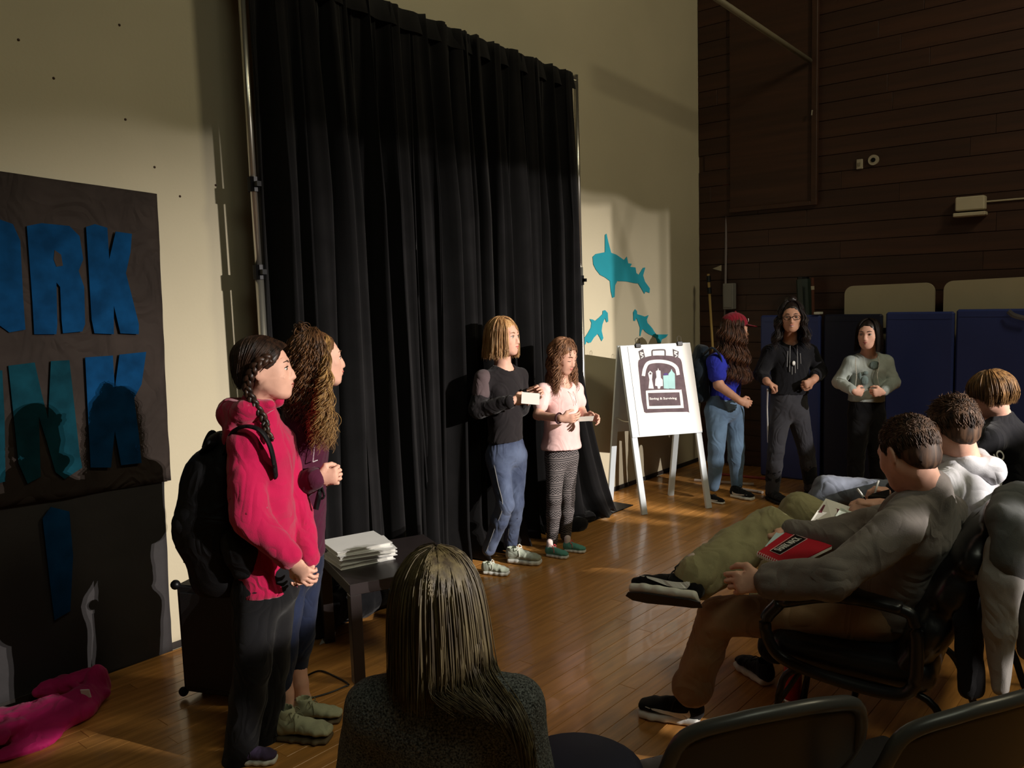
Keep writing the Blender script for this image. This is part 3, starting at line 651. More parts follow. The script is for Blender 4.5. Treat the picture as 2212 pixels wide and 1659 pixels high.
def tubes(name, C, r, m, parent, sides=3, **k):
    """C (n,K,3) centre lines -> one mesh of thin tapered strands"""
    n, K, _ = C.shape; T = np.gradient(C, axis=1); T /= np.linalg.norm(T, axis=2, keepdims=True)+1e-9
    up = np.where(np.abs(T[..., 2:3]) > .9, np.array([1., .2, 0]), np.array([0, 0, 1.])); up = np.broadcast_to(up[:, K//2:K//2+1], T.shape)
    A = np.cross(T, up); A /= np.linalg.norm(A, axis=2, keepdims=True)+1e-9; B = np.cross(A, T)
    tp = np.concatenate([np.linspace(.6, 1, K//3), np.ones(K-K//3-K//3), np.linspace(1, .25, K//3)]); rr_ = np.asarray(r).reshape(-1, 1)*tp[None]
    ang = 2*np.pi*np.arange(sides)/sides; V = C[:, :, None]+rr_[..., None, None]*(A[:, :, None]*np.cos(ang)[None, None, :, None]+B[:, :, None]*np.sin(ang)[None, None, :, None])
    idx = np.arange(n*K*sides).reshape(n, K, sides); a = idx[:, :-1]; b = idx[:, 1:]
    F_ = np.stack([a, np.roll(a, -1, 2), np.roll(b, -1, 2), b], -1).reshape(-1, 4)
    return mesh_np(name, V.reshape(-1, 3), F_, m, parent, True, **k)
def resample(G_, K):
    out = []
    for g in G_:
        q = spline(g, 8); s_ = np.r_[0, np.cumsum(np.linalg.norm(np.diff(q, axis=0), axis=1))]; t = np.linspace(0, s_[-1], K); out.append(np.stack([np.interp(t, s_, q[:, i]) for i in range(3)], 1))
    return np.array(out)
def strands(name, guides, n, r, m, parent, jit=.006, K=22, seed=1, curl=0, cf=60, wave=0, lenvar=.12, sides=3, grow=0.8):
    rs = np.random.RandomState(seed); Gd = resample(guides, K); g = rs.rand(n)*(len(Gd)-1); i = g.astype(int); f = (g-i)[:, None, None]
    C = Gd[i]*(1-f)+Gd[np.minimum(i+1, len(Gd)-1)]*f
    t = np.linspace(0, 1, K)[None, :, None]; off = rs.randn(n, 1, 3)*jit; off2 = rs.randn(n, 1, 3)*jit
    C = C+off*(.35+grow*t)+off2*np.sin(t*math.pi)*.7
    L = 1-lenvar*rs.rand(n)   # vary the end
    tt = np.linspace(0, 1, K)[None]*L[:, None]*(K-1); j = np.minimum(tt.astype(int), K-2); fr = (tt-j)[..., None]; ar = np.arange(n)[:, None]
    C = C[ar, j]*(1-fr)+C[ar, j+1]*fr
    if globals().get('HEADPUSH', True):
        Mh, sh_ = globals()['M'], globals()['s']; q = (C-Mh[:3, 3]) @ Mh[:3, :3]/sh_; c0 = np.array([0, -.018, .033]); rr0 = np.array([.0835, .101, .088])
        v = (q-c0)/rr0; e = np.linalg.norm(v, axis=2, keepdims=True); tgt = 1.0+.035*rs.rand(n, 1, 1); msk = (e < tgt) & (q[..., 2:3] > -.045); v = np.where(msk, v/np.maximum(e, .05)*tgt, v)
        C = ((v*rr0+c0)*sh_) @ Mh[:3, :3].T+Mh[:3, 3]
    if curl or wave:
        d = np.linalg.norm(np.diff(C, axis=1), axis=2).mean(1).reshape(-1, 1, 1)*K; ph = rs.rand(n, 1, 1)*6.28 if curl else (g[:, None, None]*.9); env = np.clip((t-.12)*3, 0, 1)
        w = cf*d*t+ph; a = (curl or wave)*(.6+.6*rs.rand(n, 1, 1))*env
        C = C+a*(np.sin(w)*np.array([1., .3, 0])+np.cos(w)*np.array([-.3, 1., 0]))
        C = C+a*.4*np.sin(w+1)*np.array([0, 0, 1.])
    return tubes(name, C, r*(.7+.6*rs.rand(n)), m, parent, sides)
def hairmat(name, col, col2=None, rough=.42): return mat(name, col, rough, var=.35, vscale=70, stretch=(1, 1, .12), col2=col2, spec=.4)
def fall_guides(M, s, phis, L, flare=.0, part=0.0, rx=.088, ry=.104, ztop=.122, up=UW, front=0, yo=-.010):
    """guides that start at the parting, run over the skull and then hang down by L"""
    R, t = M[:3, :3], M[:3, 3]; out = []
    for ph in phis:
        a = math.radians(ph); sx, cy = math.sin(a), math.cos(a); l = L(ph) if callable(L) else L; fl = flare(ph) if callable(flare) else flare
        f = lambda qx, qy, z: R @ (np.array([part*(1-qx)+rx*qx*sx, yo+ry*qy*cy, z])*s)+t
        P = [f(.08, .18, ztop), f(.55, .52, ztop*.87), f(.90, .93, ztop*.48), f(1.02, 1.03, ztop*0)]
        o = R @ np.array([sx*rx, cy*ry, 0]); o = o-up*np.dot(o, up); o = _n(o)
        for q in (.25, .55, .8, 1.0): P.append(P[3]-up*l*q+o*fl*q*(1 if q < 1 else .92))
        out.append(P)
    return out
def haircap(M, s, m, parent, rx=.079, ry=.096, rz=.083, h=.005, face=1.0, ears=False, low=-.02, wr=.002):
    R, t = M[:3, :3], M[:3, 3]; W_ = lambda x, y, z: R @ np.array([x*s, y*s, z*s])+t
    S = Solid(h); S.ell(W_(0, -.018, .033), np.array([rx, ry, rz])*s, R, .02)
    S.ell(W_(0, -.048, low), np.array([rx*.86, .046, .060])*s, R, .03)
    S.ell(W_(0, .105*face, -.020), np.array([.070, .078, .106])*s, R, .012, op=-1)
    S.cap(W_(-.02, .12, .01), W_(.02, .12, .01), .052*s, k=.012, op=-1)
    return S.build('hair_cap', m, parent, wr=wr, wf=260, ws=(1, 1, .2))
def shoe(par, heel, toe, m, sole_m, style='sneaker', lace_m=None, up=UW, sc=1.0, swoosh=None, side=1, sock=None, name='shoe', h=.005, tip=None):
    """heel/toe: floor points; built in its own frame then placed"""
    heel, toe = np.asarray(heel, float), np.asarray(toe, float); L = np.linalg.norm(toe-heel); R = frame(toe-heel, up); W_ = lambda x, y, z: R @ np.array([x, y, z])+heel
    k = L/.25; hs = {'boot': .105, 'tall': .105}.get(style, .082)*k
    S = Solid(h)
    z0 = .026*k
    st = [(.035, .033, .030), (.09, .034, .030), (.14, .038, .026), (.185, .042, .021), (.222, .036, .016)]
    for a, b in zip(st[:-1], st[1:]): S.seg(W_(0, a[0]*k, z0+a[2]*k), W_(side*0, b[0]*k, z0+b[2]*k*.9), (a[1]*k, a[2]*k), (b[1]*k, b[2]*k), R[:, 0], .012)
    S.seg(W_(0, .042*k, .04*k), W_(0, .052*k, hs), (.031*k, .036*k), (.033*k, .040*k), R[:, 0], .014)
    S.cap(W_(0, .07*k, .070*k), W_(0, .145*k, .052*k), .024*k, .016*k, .02)
    if style != 'tall': S.seg(W_(0, .050*k, hs-.004), W_(0, .052*k, hs+.05), (.024*k, .030*k), (.027*k, .033*k), R[:, 0], .004, op=-1)
    e = S.build(name, m, par, wr=.0012, wf=120)
    T = Solid(h); th = (.016 if style != 'boot' else .010)*k
    for a, b in zip(st[:-1], st[1:]): T.seg(W_(0, a[0]*k, th), W_(0, b[0]*k, th*(1.0)), ((a[1]+.006)*k, th), ((b[1]+.006)*k, th), R[:, 0], .006, n=3.0)
    T.build('sole', sole_m, e)
    if lace_m is not None:
        b = MB()
        for i in range(5):
            y = (.090+.013*i)*k; z = (.098-.0098*i)*k
            b.tube([W_(-.020*k, y, z-.010*k), W_(0, y+.004*k, z+.001*k), W_(.020*k, y+.008*k, z-.010*k)], .0024*k, 5)
        for q in (-1, 1):
            b.tube(spline([W_(0, .088*k, .098*k), W_(q*.026*k, .086*k, .112*k), W_(q*.040*k, .098*k, .092*k), W_(q*.012*k, .094*k, .094*k)], 5), .0024*k, 5)
            b.tube(spline([W_(0, .088*k, .098*k), W_(q*.030*k, .104*k, .085*k), W_(q*.043*k, .112*k, .052*k)], 5), .0022*k, 5)
        b.build('laces', lace_m, e)
    if swoosh is not None:
        for q in (-1, 1):
            P = [(.052, .060), (.085, .046), (.13, .044), (.20, .050), (.14, .034), (.10, .027), (.065, .030), (.052, .042)]
            # curved tick on the side of the shoe
            lw = lambda y: np.interp(y, [.035, .09, .14, .185, .222], [.0335, .0345, .0385, .0425, .036])
            b = MB(); pts = []
            top_ = spline([(.050, .062), (.060, .050), (.10, .046), (.15, .050), (.205, .052)], 4); bo = spline([(.050, .062), (.046, .040), (.068, .027), (.13, .035), (.205, .052)], 4)
            V = []; F_ = []
            for (y1, z1), (y2, z2) in zip(top_, bo):
                for (y_, z_) in ((y1, z1), (y2, z2)):
                    hh = max(.0, 1-((z_-.026-.026)/.030)**2)**.5 if z_ > .03 else 1; V.append(W_(q*(lw(y_)*min(1, hh+.12)+.0025)*k, y_*k, z_*k))
            for i in range(len(top_)-1): F_.append([2*i, 2*i+1, 2*i+3, 2*i+2])
            o = mesh_np('side_mark', V, F_, swoosh, e); s_ = o.modifiers.new('t', 'SOLIDIFY'); s_.thickness = .003; s_.offset = 0
    if sock is not None:
        b = Solid(h); b.cap(W_(0, .050*k, .07*k), W_(0, .050*k, .135*k), .034*k, .031*k, .01); b.build('sock', sock, e, wr=.002, wf=90)
    return e
def trousers(par, hip, hw, legs, m, waist=None, r=(.078, .056, .042), h=.006, wr=.006, wf=34, X=None, hd=.095, cuff=None, seed=3, name='trousers', kk=.03, flare=None):
    """legs: list of (hipjoint, knee, ankle)"""
    S = Solid(h); hip = np.asarray(hip, float)
    if waist is not None: S.seg(hip, waist, (hw, hd), (hw*.84, hd*.85), X, kk)
    S.seg(hip-(0, 0, .04), hip+(0, 0, .02), (hw, hd), (hw, hd), X, kk)
    for (a, kn, an) in legs:
        a, kn, an = map(lambda q: np.asarray(q, float), (a, kn, an))
        S.cap(a, kn, r[0], r[1], kk); mid = kn*.65+an*.35
        S.cap(kn, mid, r[1], r[1]*.98 if flare is None else flare, .02); S.cap(mid, an, r[1]*.98 if flare is None else flare, r[2], .02)
    return S.build(name, m, par, wr=wr, wf=wf, seed=seed, ws=(1, 1, .8))
def capsuleset(S, pts, rs, k=.012): S.chain(pts, rs, k); return S
def HM(px, py, d, yaw, pitch=0, roll=0):
    p = math.radians(pitch); f = YAW(yaw)*math.cos(p)+UW*math.sin(p); up = UW
    if roll: r = np.cross(f, UW); up = UW*math.cos(math.radians(roll))+_n(r)*math.sin(math.radians(roll))
    return M4(frame(f, up), D(px, py, d))
def figure(label, base, M, s, neck, sh, el, wr, hands, hip, yaw, top_m, top_name, skm=None, hw=.135, cw=.135, cd=.095, waist_w=.118, waist_d=.088, hem=None, hemw=None, hemd=None,
           sleeve='long', ar=(.040, .034, .024), sl=(.056, .048, .038), legs=None, h=.004, th=.0055, twr=.006, twf=38, seed=1, neck_r=.047, hs=.9, tri=.0, collar=None, cuff=True, ears=True, bodylegs=None):
    e = empty('person', base, label, 'person'); skm = skm or SK; X = YAW(yaw-90); F_ = YAW(yaw)
    neck, hip = np.asarray(neck), np.asarray(hip); B = Solid(h); headpr(B, M, s, ears=ears); Rh = M[:3, :3]
    nk0 = M[:3, 3]+Rh @ np.array([0, -.020, -.060])*s
    B.chain([nk0, nk0*.45+neck*.55, neck], [neck_r, neck_r*.98, neck_r*1.12], .02)
    axis = neck-hip; c1 = hip+axis*.80
    B.seg(hip, c1, (hw*.78, .07), (cw*.8, .07), X, .02); B.seg(c1, neck-axis*.03, (cw*.7, .055), (.05, .045), X, .03)
    for i in (0, 1):
        if sh[i] is None: continue
        B.chain([neck-axis*.07, sh[i]], [.045, .042], .03); B.chain([sh[i], el[i], wr[i]], ar, .012)
        if hands[i]: d, n_, t_, cu = hands[i][:4]; handpr(B, wr[i], d, n_, t_, hs, cu, **(hands[i][4] if len(hands[i]) > 4 else {}))
    if legs:
        for (a, k_, n_) in legs: B.chain([a, k_, n_], [.060, .042, .032], .02)
    B.build('body', skm, e, adapt=.3)
    T = Solid(th); wst = hip+axis*.35; ch = hip+axis*.74; to = hip+axis*.93
    hb = hip if hem is None else np.asarray(hem); hww = hemw or hw; hdd = hemd or hw*.72
    T.seg(hb, wst, (hww, hdd), (waist_w, waist_d), X, .02); T.seg(wst, ch, (waist_w, waist_d), (cw, cd), X, .03)
    T.seg(ch, to, (cw, cd), (cw*.62, cd*.62), X, .03)
    for i in (0, 1):
        if sh[i] is None: continue
        T.chain([to, sh[i]], [.056, sl[0]], .04)
        if sleeve == 'long': T.chain([sh[i], el[i], np.asarray(el[i])*.08+np.asarray(wr[i])*.92], sl, .016)
        elif sleeve == 'short': T.cap(sh[i], np.asarray(sh[i])*.45+np.asarray(el[i])*.55, sl[0], sl[1]*1.12, .02)
        elif sleeve == 'push': T.chain([sh[i], el[i], np.asarray(el[i])*.45+np.asarray(wr[i])*.55], sl, .016)
    if collar: T.chain([neck-axis*.06, neck+axis*.05], [collar, collar*.95], .02)
    else: T.cap(neck+axis*.02+F_*.012, neck+axis*.16+F_*.02, neck_r*1.32, neck_r*1.7, .012, op=-1)
    # flat hem
    T.box(hb-_n(axis)*.25, (.4, .4, .25), frame(F_, _n(axis)) if abs(np.dot(_n(axis), F_)) < .9 else None, rd=.001, k=.004, op=-1) if hem is not None else None
    top = T.build(top_name, top_m, e, wr=twr, wf=twf, seed=seed)
    return e, top
# ================= the five on the stage side =================
M_white_sole = mat('white_rubber', rgb(225, 225, 218), .6, var=.05)
M_blk_cloth = cloth('black_knit', rgb(34, 30, 32))
M_dark = cloth('black_cotton', rgb(20, 20, 23))
# ---- blonde speaker ----
hb = hairmat('hair_blonde', rgb(214, 172, 120), rgb(150, 104, 62))
M = HM(1088, 727, 5.02, -30, -3); s = .98
lab = 'person with shoulder-length blonde hair in black sweater and jeans, holding white cards'
hip = D(1094, 968, 5.06); neck = D(1087, 792, 5.04)
shA, shB = D(1044, 822, 4.97), D(1122, 812, 5.15); elA, elB = D(1032, 886, 4.92), D(1126, 880, 5.12); wrA, wrB = D(1108, 866, 4.80), D(1140, 850, 4.97)
R_ = YAW(0)
legs = [(D(1074, 985, 5.02), D(1092, 1090, 4.93), D(1056, 1186, 5.03)), (D(1113, 985, 5.10), D(1113, 1088, 5.06), D(1102, 1176, 5.16))]
P1, T1 = figure(lab, G(1090, 1225), M, s, neck, (shA, shB), (elA, elB), (wrA, wrB),
    [(YAW(5)+UW*.12, -UW*.3+YAW(90)*.6, 1, (.5, .6, .5)), (YAW(-10)+UW*.35, YAW(-90), 1, (.8, .8, .6), dict(spread=.02))], hip, -32, M_blk_cloth, 'sweater', cw=.128, waist_w=.118, waist_d=.092, hem=D(1092, 950, 5.05), hemw=.128, hemd=.10, sl=(.052, .050, .040), legs=legs, seed=3, ears=False)
facebits(P1, M, s, 0, lipc=rgb(196, 92, 88), browc=rgb(150, 110, 80))
haircap(M, s, hb, P1)
gs = fall_guides(M, s, [48, 70, 95, 120, 150, 180, 210, 240, 265, 290, 306], lambda p: .135 if 60 < p < 300 else .12, flare=lambda p: .020 if p < 300 else .004, part=.015)
strands('hair', gs, 2000, .0017, hb, P1, jit=.0055, K=20, seed=5)
M_jean = cloth('blue_denim', rgb(92, 104, 130), bscale=600, var=.35, vscale=5, col2=rgb(44, 52, 76))
tr = trousers(P1, hip, .118, legs, M_jean, D(1094, 950, 5.06), r=(.076, .052, .043), hd=.096, X=YAW(-122), wr=.004, wf=46)
b = MB()
for (a, k_, n_), sg in zip(legs, (-1, 1)):
    o = _n(YAW(-95)*1.0+YAW(180)*.25 if sg < 0 else YAW(-90)+YAW(180)*.5); b.tube(spline([a+o*.077, a*.5+k_*.5+o*.065, k_+o*.053, k_*.5+n_*.5+o*.05, n_+o*.043], 6), .0022, 4)
b.build('side_seam', mat('pale_thread', rgb(150, 150, 150), .8), tr, label='pale outer seam stitching')
M_canvas = cloth('pale_canvas', rgb(168, 176, 160), bump=.2)
shoe(P1, G(1040, 1238), G(1103, 1243), M_canvas, M_white_sole, lace_m=mat('white_lace', rgb(225, 225, 215), .8)); shoe(P1, G(1092, 1213), G(1173, 1220), M_canvas, M_white_sole, lace_m=MATS['white_lace'])
# sheer shoulder yoke
Y = Solid(.005); Y.cap(shA+(0, 0, .012), shA*.58+elA*.42, .056, .0555, .01); 
Y.build('sheer_yoke', cloth('sheer_mesh', rgb(92, 78, 80)), T1, label='sheer dark grey mesh shoulder panel')
# ---- girl in the pink top ----
hl = hairmat('hair_lightbrown', rgb(168, 124, 92), rgb(92, 62, 46))
M = HM(1217, 768, 5.33, -40, -24); s = .93
hip = D(1213, 972, 5.37); neck = D(1212, 830, 5.36)
shA, shB = D(1174, 845, 5.27), D(1243, 842, 5.47); elA, elB = D(1162, 897, 5.20), D(1256, 890, 5.42); wrA, wrB = D(1211, 904, 5.05), D(1266, 900, 5.22)
legs = [(D(1200, 985, 5.33), D(1197, 1078, 5.26), D(1193, 1168, 5.32)), (D(1227, 985, 5.41), D(1226, 1072, 5.38), D(1222, 1158, 5.45))]
M_pink = cloth('pale_pink_cotton', rgb(242, 202, 198), sheen=.05, fold=.16)
P2, T2 = figure('person with long curled light brown hair in pale pink top and patterned leggings', G(1215, 1190), M, s, neck, (shA, shB), (elA, elB), (wrA, wrB),
    [(YAW(-5)+UW*-.05, YAW(90)+UW*.4, 1, (.35, .5, .4)), (YAW(-30)+UW*-.05, YAW(90)*.3-UW*.2+YAW(200), -1, (.5, .6, .5))], hip, -42, M_pink, 'pink_top', h=.0045, cw=.120, waist_w=.122, waist_d=.098, hem=D(1212, 966, 5.36), hemw=.142, hemd=.125,
    sleeve='short', ar=(.036, .032, .023), sl=(.050, .046, .04), legs=legs, seed=8, ears=False, twr=.007, twf=26, hs=.88)
facebits(P2, M, s, 0, lipc=rgb(190, 104, 96), browc=rgb(120, 84, 60), closed=True)
haircap(M, s, hl, P2)
gs = fall_guides(M, s, [78, 88, 104, 125, 160, 200, 235, 256, 272, 282], lambda p: .24, flare=lambda p: .016, part=-.01)
strands('hair', gs, 1500, .0017, hl, P2, jit=.0055, K=26, seed=9, wave=.009, cf=60)
strands('hair_curl', [g for g in fall_guides(M, s, [74, 86, 274, 286], .25, flare=.03)], 260, .0016, hl, P2, jit=.008, K=40, seed=19, curl=.013, cf=70)
def legging_mat():
    m = mat('patterned_legging', rgb(120, 112, 112), .9, bump=.2); nt = m.node_tree; N, L = nt.nodes, nt.links; p = N['Principled BSDF']
    tc = N.new('ShaderNodeTexCoord'); sp = N.new('ShaderNodeSeparateXYZ'); L.new(tc.outputs['Object'], sp.inputs[0])
    def mt(op, a, b=None):
        n = N.new('ShaderNodeMath'); n.operation = op
        for i, v in enumerate((a, b)):
            if v is None: continue
            if isinstance(v, (int, float)): n.inputs[i].default_value = v
            else: L.new(v, n.inputs[i])
        return n.outputs[0]
    Z = sp.outputs[2]; ly = mt('MULTIPLY', Z, 13.0); fr_ = mt('FRACT', ly)
    zig = mt('PINGPONG', mt('MULTIPLY', mt('ADD', sp.outputs[0], mt('MULTIPLY', sp.outputs[1], -.9)), 22.0), .5)
    v1 = mt('FRACT', mt('ADD', mt('MULTIPLY', Z, 62.0), mt('MULTIPLY', zig, 2.0)))
    a = mt('GREATER_THAN', v1, .55); v2 = mt('FRACT', mt('MULTIPLY', Z, 78.0)); bnd = mt('GREATER_THAN', v2, .5)
    sel = mt('GREATER_THAN', fr_, .55); mx = N.new('ShaderNodeMix'); mx.data_type = 'FLOAT'; L.new(sel, mx.inputs[0]); L.new(a, mx.inputs[2]); L.new(bnd, mx.inputs[3])
    cm = N.new('ShaderNodeMix'); cm.data_type = 'RGBA'; L.new(mx.outputs[0], cm.inputs[0]); cm.inputs[6].default_value = rgb(42, 39, 41); cm.inputs[7].default_value = rgb(118, 110, 109)
    L.new(cm.outputs[2], p.inputs['Base Color']); return m
trousers(P2, hip, .112, legs, legging_mat(), None, r=(.070, .047, .036), hd=.09, X=YAW(-132), wr=.002, wf=60)
M_mint = cloth('mint_mesh', rgb(96, 160, 144), bump=.3); M_coral = mat('coral_lace', rgb(232, 84, 96), .7)
shoe(P2, G(1178, 1200), G(1230, 1207), M_mint, M_white_sole, lace_m=M_coral, sock=mat('white_sock', rgb(220, 200, 195), .9)); shoe(P2, G(1216, 1190), G(1268, 1194), M_mint, M_white_sole, lace_m=M_coral, sock=MATS['white_sock'])
b = MB(); q = wrA*.93+elA*.07; ax = _n(wrA-elA); 
ring = [q+math.cos(t)*.029*_n(np.cross(ax, UW))+math.sin(t)*.031*_n(np.cross(ax, np.cross(ax, UW))) for t in np.linspace(0, 2*math.pi, 20, endpoint=False)]
b.tube(ring, .006, 6, closed=True, up=ax, flat=1); e = b.build('wristband', mat('dark_maroon_band', rgb(50, 18, 26), .5), P2, label='dark wristband'); 
# necklace
b = MB(); nk = M[:3, 3]*.25+neck*.75; f = YAW(-42); b.tube(spline([neck+YAW(-132)*.05+(0, 0, .01), neck+f*.095-(0, 0, .06)+YAW(-132)*.015, neck+f*.118-(0, 0, .13), neck+f*.095-(0, 0, .06)-YAW(-132)*.015, neck-YAW(-132)*.05+(0, 0, .01)], 6), .0012, 4); b.build('necklace', M_metal, P2)
# cards held by the two speakers
def card(name, c, u, v, w, h_, m, label, cat='card'):
    u, v = _n(u), _n(v); n = np.cross(u, v); t = MB(); t.slab([c-u*w/2-v*h_/2, c+u*w/2-v*h_/2, c+u*w/2+v*h_/2, c-u*w/2+v*h_/2], n, .0025); return t.build(name, m, label=label, cat=cat)
M_card = mat('white_card', rgb(235, 232, 225), .6)
card('note_card', D(1146, 861, 4.77), YAW(0)-UW*.12, YAW(80)*.5+UW, .105, .07, M_card, 'white note cards held out by the blonde speaker')
card('note_card', D(1266, 905, 5.08), YAW(-10)+UW*.05, YAW(75)+UW*.35, .09, .06, M_card, 'small white card in the hands of the girl in pink')
# ---- girl in the magenta hoodie with the backpack ----
hd_ = hairmat('hair_darkbrown', rgb(62, 40, 28), rgb(26, 17, 13))
M = HM(571, 797, 2.95, 6, -2); s = .98
M_mag = cloth('magenta_fleece', rgb(178, 14, 70), sheen=.3, bump=.4, bscale=260, var=.12)
hip = D(574, 1222, 2.96); neck = D(560, 890, 2.96)
shA, shB = D(528, 962, 2.86), D(600, 955, 3.10); elA, elB = D(540, 1118, 2.80), D(640, 1105, 3.08); wrA, wrB = D(630, 1212, 2.80), D(668, 1205, 2.96)
legs = [(D(552, 1270, 2.92), D(546, 1440, 2.90), D(515, 1640, 2.90)), (D(590, 1270, 3.02), D(585, 1440, 3.04), D(560, 1645, 3.04))]
P3, T3 = figure('person with dark braids and black backpack in bright magenta hoodie and black trousers', G(550, 1675), M, s, neck, (shA, shB), (elA, elB), (wrA, wrB),
    [(YAW(-20)-UW*.9, YAW(90)*.8+UW*.1, -1, (.5, .7, .5)), (YAW(200)*.35-UW*1.0, YAW(-110), 1, (.6, .7, .5))], hip, 4, M_mag, 'hoodie', cw=.130, cd=.108, waist_w=.130, waist_d=.108, hem=D(572, 1268, 2.96), hemw=.135, hemd=.118, sl=(.062, .062, .046), legs=legs, seed=12, twr=.012, twf=22, th=.005, collar=.062, hs=.86)
# hood folded on the back of the neck
Hd = Solid(.005); f = YAW(4); rgt = YAW(-86)
Hd.chain([neck+rgt*.072+f*.05+(0, 0, .03), neck+rgt*.080-f*.03+(0, 0, .012), neck-f*.10-(0, 0, .002), neck-rgt*.080-f*.03+(0, 0, .012), neck-rgt*.07+f*.05+(0, 0, .03)], [.026, .036, .046, .036, .026], .03)
Hd.seg(neck-f*.08-(0, 0, .03), neck-f*.11-(0, 0, .10), (.10, .030), (.07, .028), rgt, .03)
Hd.build('hood', M_mag, T3, wr=.006, wf=40, seed=5)
facebits(P3, M, s, 0, lipc=rgb(150, 84, 74), browc=rgb(70, 46, 34))
haircap(M, s, hd_, P3, rx=.082, ry=.098, rz=.086, low=-.03)
R, t = M[:3, :3], M[:3, 3]; HW_ = lambda x, y, z: R @ np.array([x, y, z])*s+t
gd = []
for zz, yy in ((.108, .02), (.106, .045), (.098, .065), (.085, .082)):
    gd.append([HW_(0, yy, zz), HW_(.055, yy*.7, zz*.72), HW_(.080, yy*.2-.02, .01), HW_(.070, -.062, -.045)])
gd += [[HW_(0, -.04, .11), HW_(.06, -.06, .06), HW_(.068, -.075, .0), HW_(.060, -.075, -.06)], [HW_(0, -.08, .085), HW_(.03, -.105, .04), HW_(.045, -.100, -.02), HW_(.05, -.08, -.065)]]
strands('hair', gd, 900, .0012, hd_, P3, jit=.0028, K=16, seed=3, lenvar=0)
gd2 = [[HW_(0, -.08, .09), HW_(-.02, -.112, .03), HW_(0, -.108, -.03), HW_(.04, -.085, -.07)], [HW_(0, -.02, .112), HW_(-.06, -.03, .08), HW_(-.08, -.04, .02), HW_(-.06, -.07, -.05)], [HW_(0, .05, .105), HW_(-.06, .04, .07), HW_(-.082, -.01, .01), HW_(-.065, -.06, -.05)]]
strands('hair_back', gd2, 500, .0013, hd_, P3, jit=.004, K=16, seed=4, lenvar=0)
def braid(P, r, m, par, n=60, w=.012, name='braid'):
    C = resample([P], n)[0]; Tn = np.gradient(C, axis=0); Tn /= np.linalg.norm(Tn, axis=1)[:, None]; A = np.cross(Tn, _n(C2W @ np.array([0, 0, 1.]))); A /= np.linalg.norm(A, axis=1)[:, None]; Bn = np.cross(A, Tn); b = MB(); tt = np.linspace(0, 1, n)
    env = np.where(tt < .9, 1-.35*tt, .65*(1.9-tt)); L = np.linalg.norm(np.diff(C, axis=0), axis=1).sum(); om = 2*math.pi*L/.075
    for k in range(3):
        ph = k*2*math.pi/3; a = np.sin(om*tt+ph)*w*env; c = np.sin(2*(om*tt+ph))*w*.55*env
        b.tube(C+A*a[:, None]+Bn*c[:, None], r*env, 7)
    return b.build(name, m, par, True)
braid([HW_(.072, .035, .045), HW_(.088, .0, .03), HW_(.086, -.03, -.01), HW_(.080, -.045, -.07), D(570, 905, 2.86), D(575, 930, 2.84), D(588, 952, 2.83)], .011, hd_, P3, w=.011)
braid([HW_(-.072, .04, .06), HW_(-.084, -.03, -.01), HW_(-.07, -.03, -.10), D(598, 900, 3.02), D(600, 950, 3.02)], .010, hd_, P3, w=.010)
M_blkleg = cloth('black_trouser', rgb(17, 17, 20))
trousers(P3, hip-(0, 0, .03), .128, legs, M_blkleg, None, r=(.088, .066, .058), hd=.118, X=YAW(-86), wr=.006, wf=24, seed=9)
M_purple = cloth('purple_mesh', rgb(74, 62, 92)); shoe(P3, D(505, 1690, 2.88)*[1, 1, 0], D(606, 1678, 2.88)*[1, 1, 0], M_purple, M_white_sole, lace_m=mat('black_lace', rgb(25, 25, 28), .8), sock=mat('pink_sock', rgb(220, 60, 130), .9))
shoe(P3, D(545, 1640, 3.08)*[1, 1, 0], D(640, 1640, 3.08)*[1, 1, 0], M_purple, M_white_sole, lace_m=MATS['black_lace'], sock=MATS['pink_sock'])
# backpack
M_bag = cloth('black_nylon', rgb(14, 14, 16), rough=.6, sheen=0)
bp = empty('backpack', D(470, 1290, 2.9), 'black backpack worn by the girl in the magenta hoodie', 'backpack'); bx = YAW(-86)
S = Solid(.006)
c0, c1, c2, c3 = D(478, 1225, 2.97), D(462, 1130, 2.97), D(470, 1030, 2.98), D(498, 960, 2.98)
S.loft([c0, c1, c2, c3], [(.115, .105), (.14, .125), (.135, .105), (.10, .05)], bx, .04, n=2.6)
S.build('main_compartment', M_bag, bp, wr=.010, wf=18, seed=3)
S = Solid(.006); S.loft([D(428, 1190, 2.96), D(415, 1120, 2.96), D(432, 1060, 2.97)], [(.10, .035), (.115, .045), (.10, .035)], bx, .03, n=2.6); S.build('front_pocket', M_bag, bp, wr=.006, wf=30, seed=4)
b = MB(); b.tube(spline([D(468, 945, 2.95), D(458, 935, 2.95), D(448, 950, 2.95), D(442, 968, 2.95)], 6), .012, 6, flat=.5); b.build('grab_handle', M_bag, bp)
S = Solid(.005); S.loft([D(444, 970, 2.95), D(470, 948, 2.95), D(492, 955, 2.95)], [(.07, .01), (.08, .02), (.05, .02)], bx, .02); S.build('top_flap', M_bag, bp)
b = MB(); P = spline([D(486, 975, 2.88), D(502, 935, 2.84), D(530, 921, 2.81), D(562, 930, 2.80), D(582, 960, 2.805), D(592, 1000, 2.825), D(596, 1030, 2.85)], 8); b.tube(P, .017, 8, flat=.4, up=YAW(-90)); b.build('shoulder_strap', M_bag, bp, True)
b = MB(); P = spline([D(500, 975, 3.05), D(560, 925, 3.10), D(612, 960, 3.12), D(620, 1020, 3.1)], 8); b.tube(P, .014, 8, flat=.4, up=YAW(-90)); b.build('shoulder_strap', M_bag, bp, True)
S = Solid(.006); S.loft([D(500, 1160, 2.84), D(520, 1190, 2.83), D(524, 1240, 2.84)], [(.04, .03), (.055, .03), (.035, .02)], YAW(0), .03); S.build('hip_flap', M_bag, bp, wr=.008, wf=30)
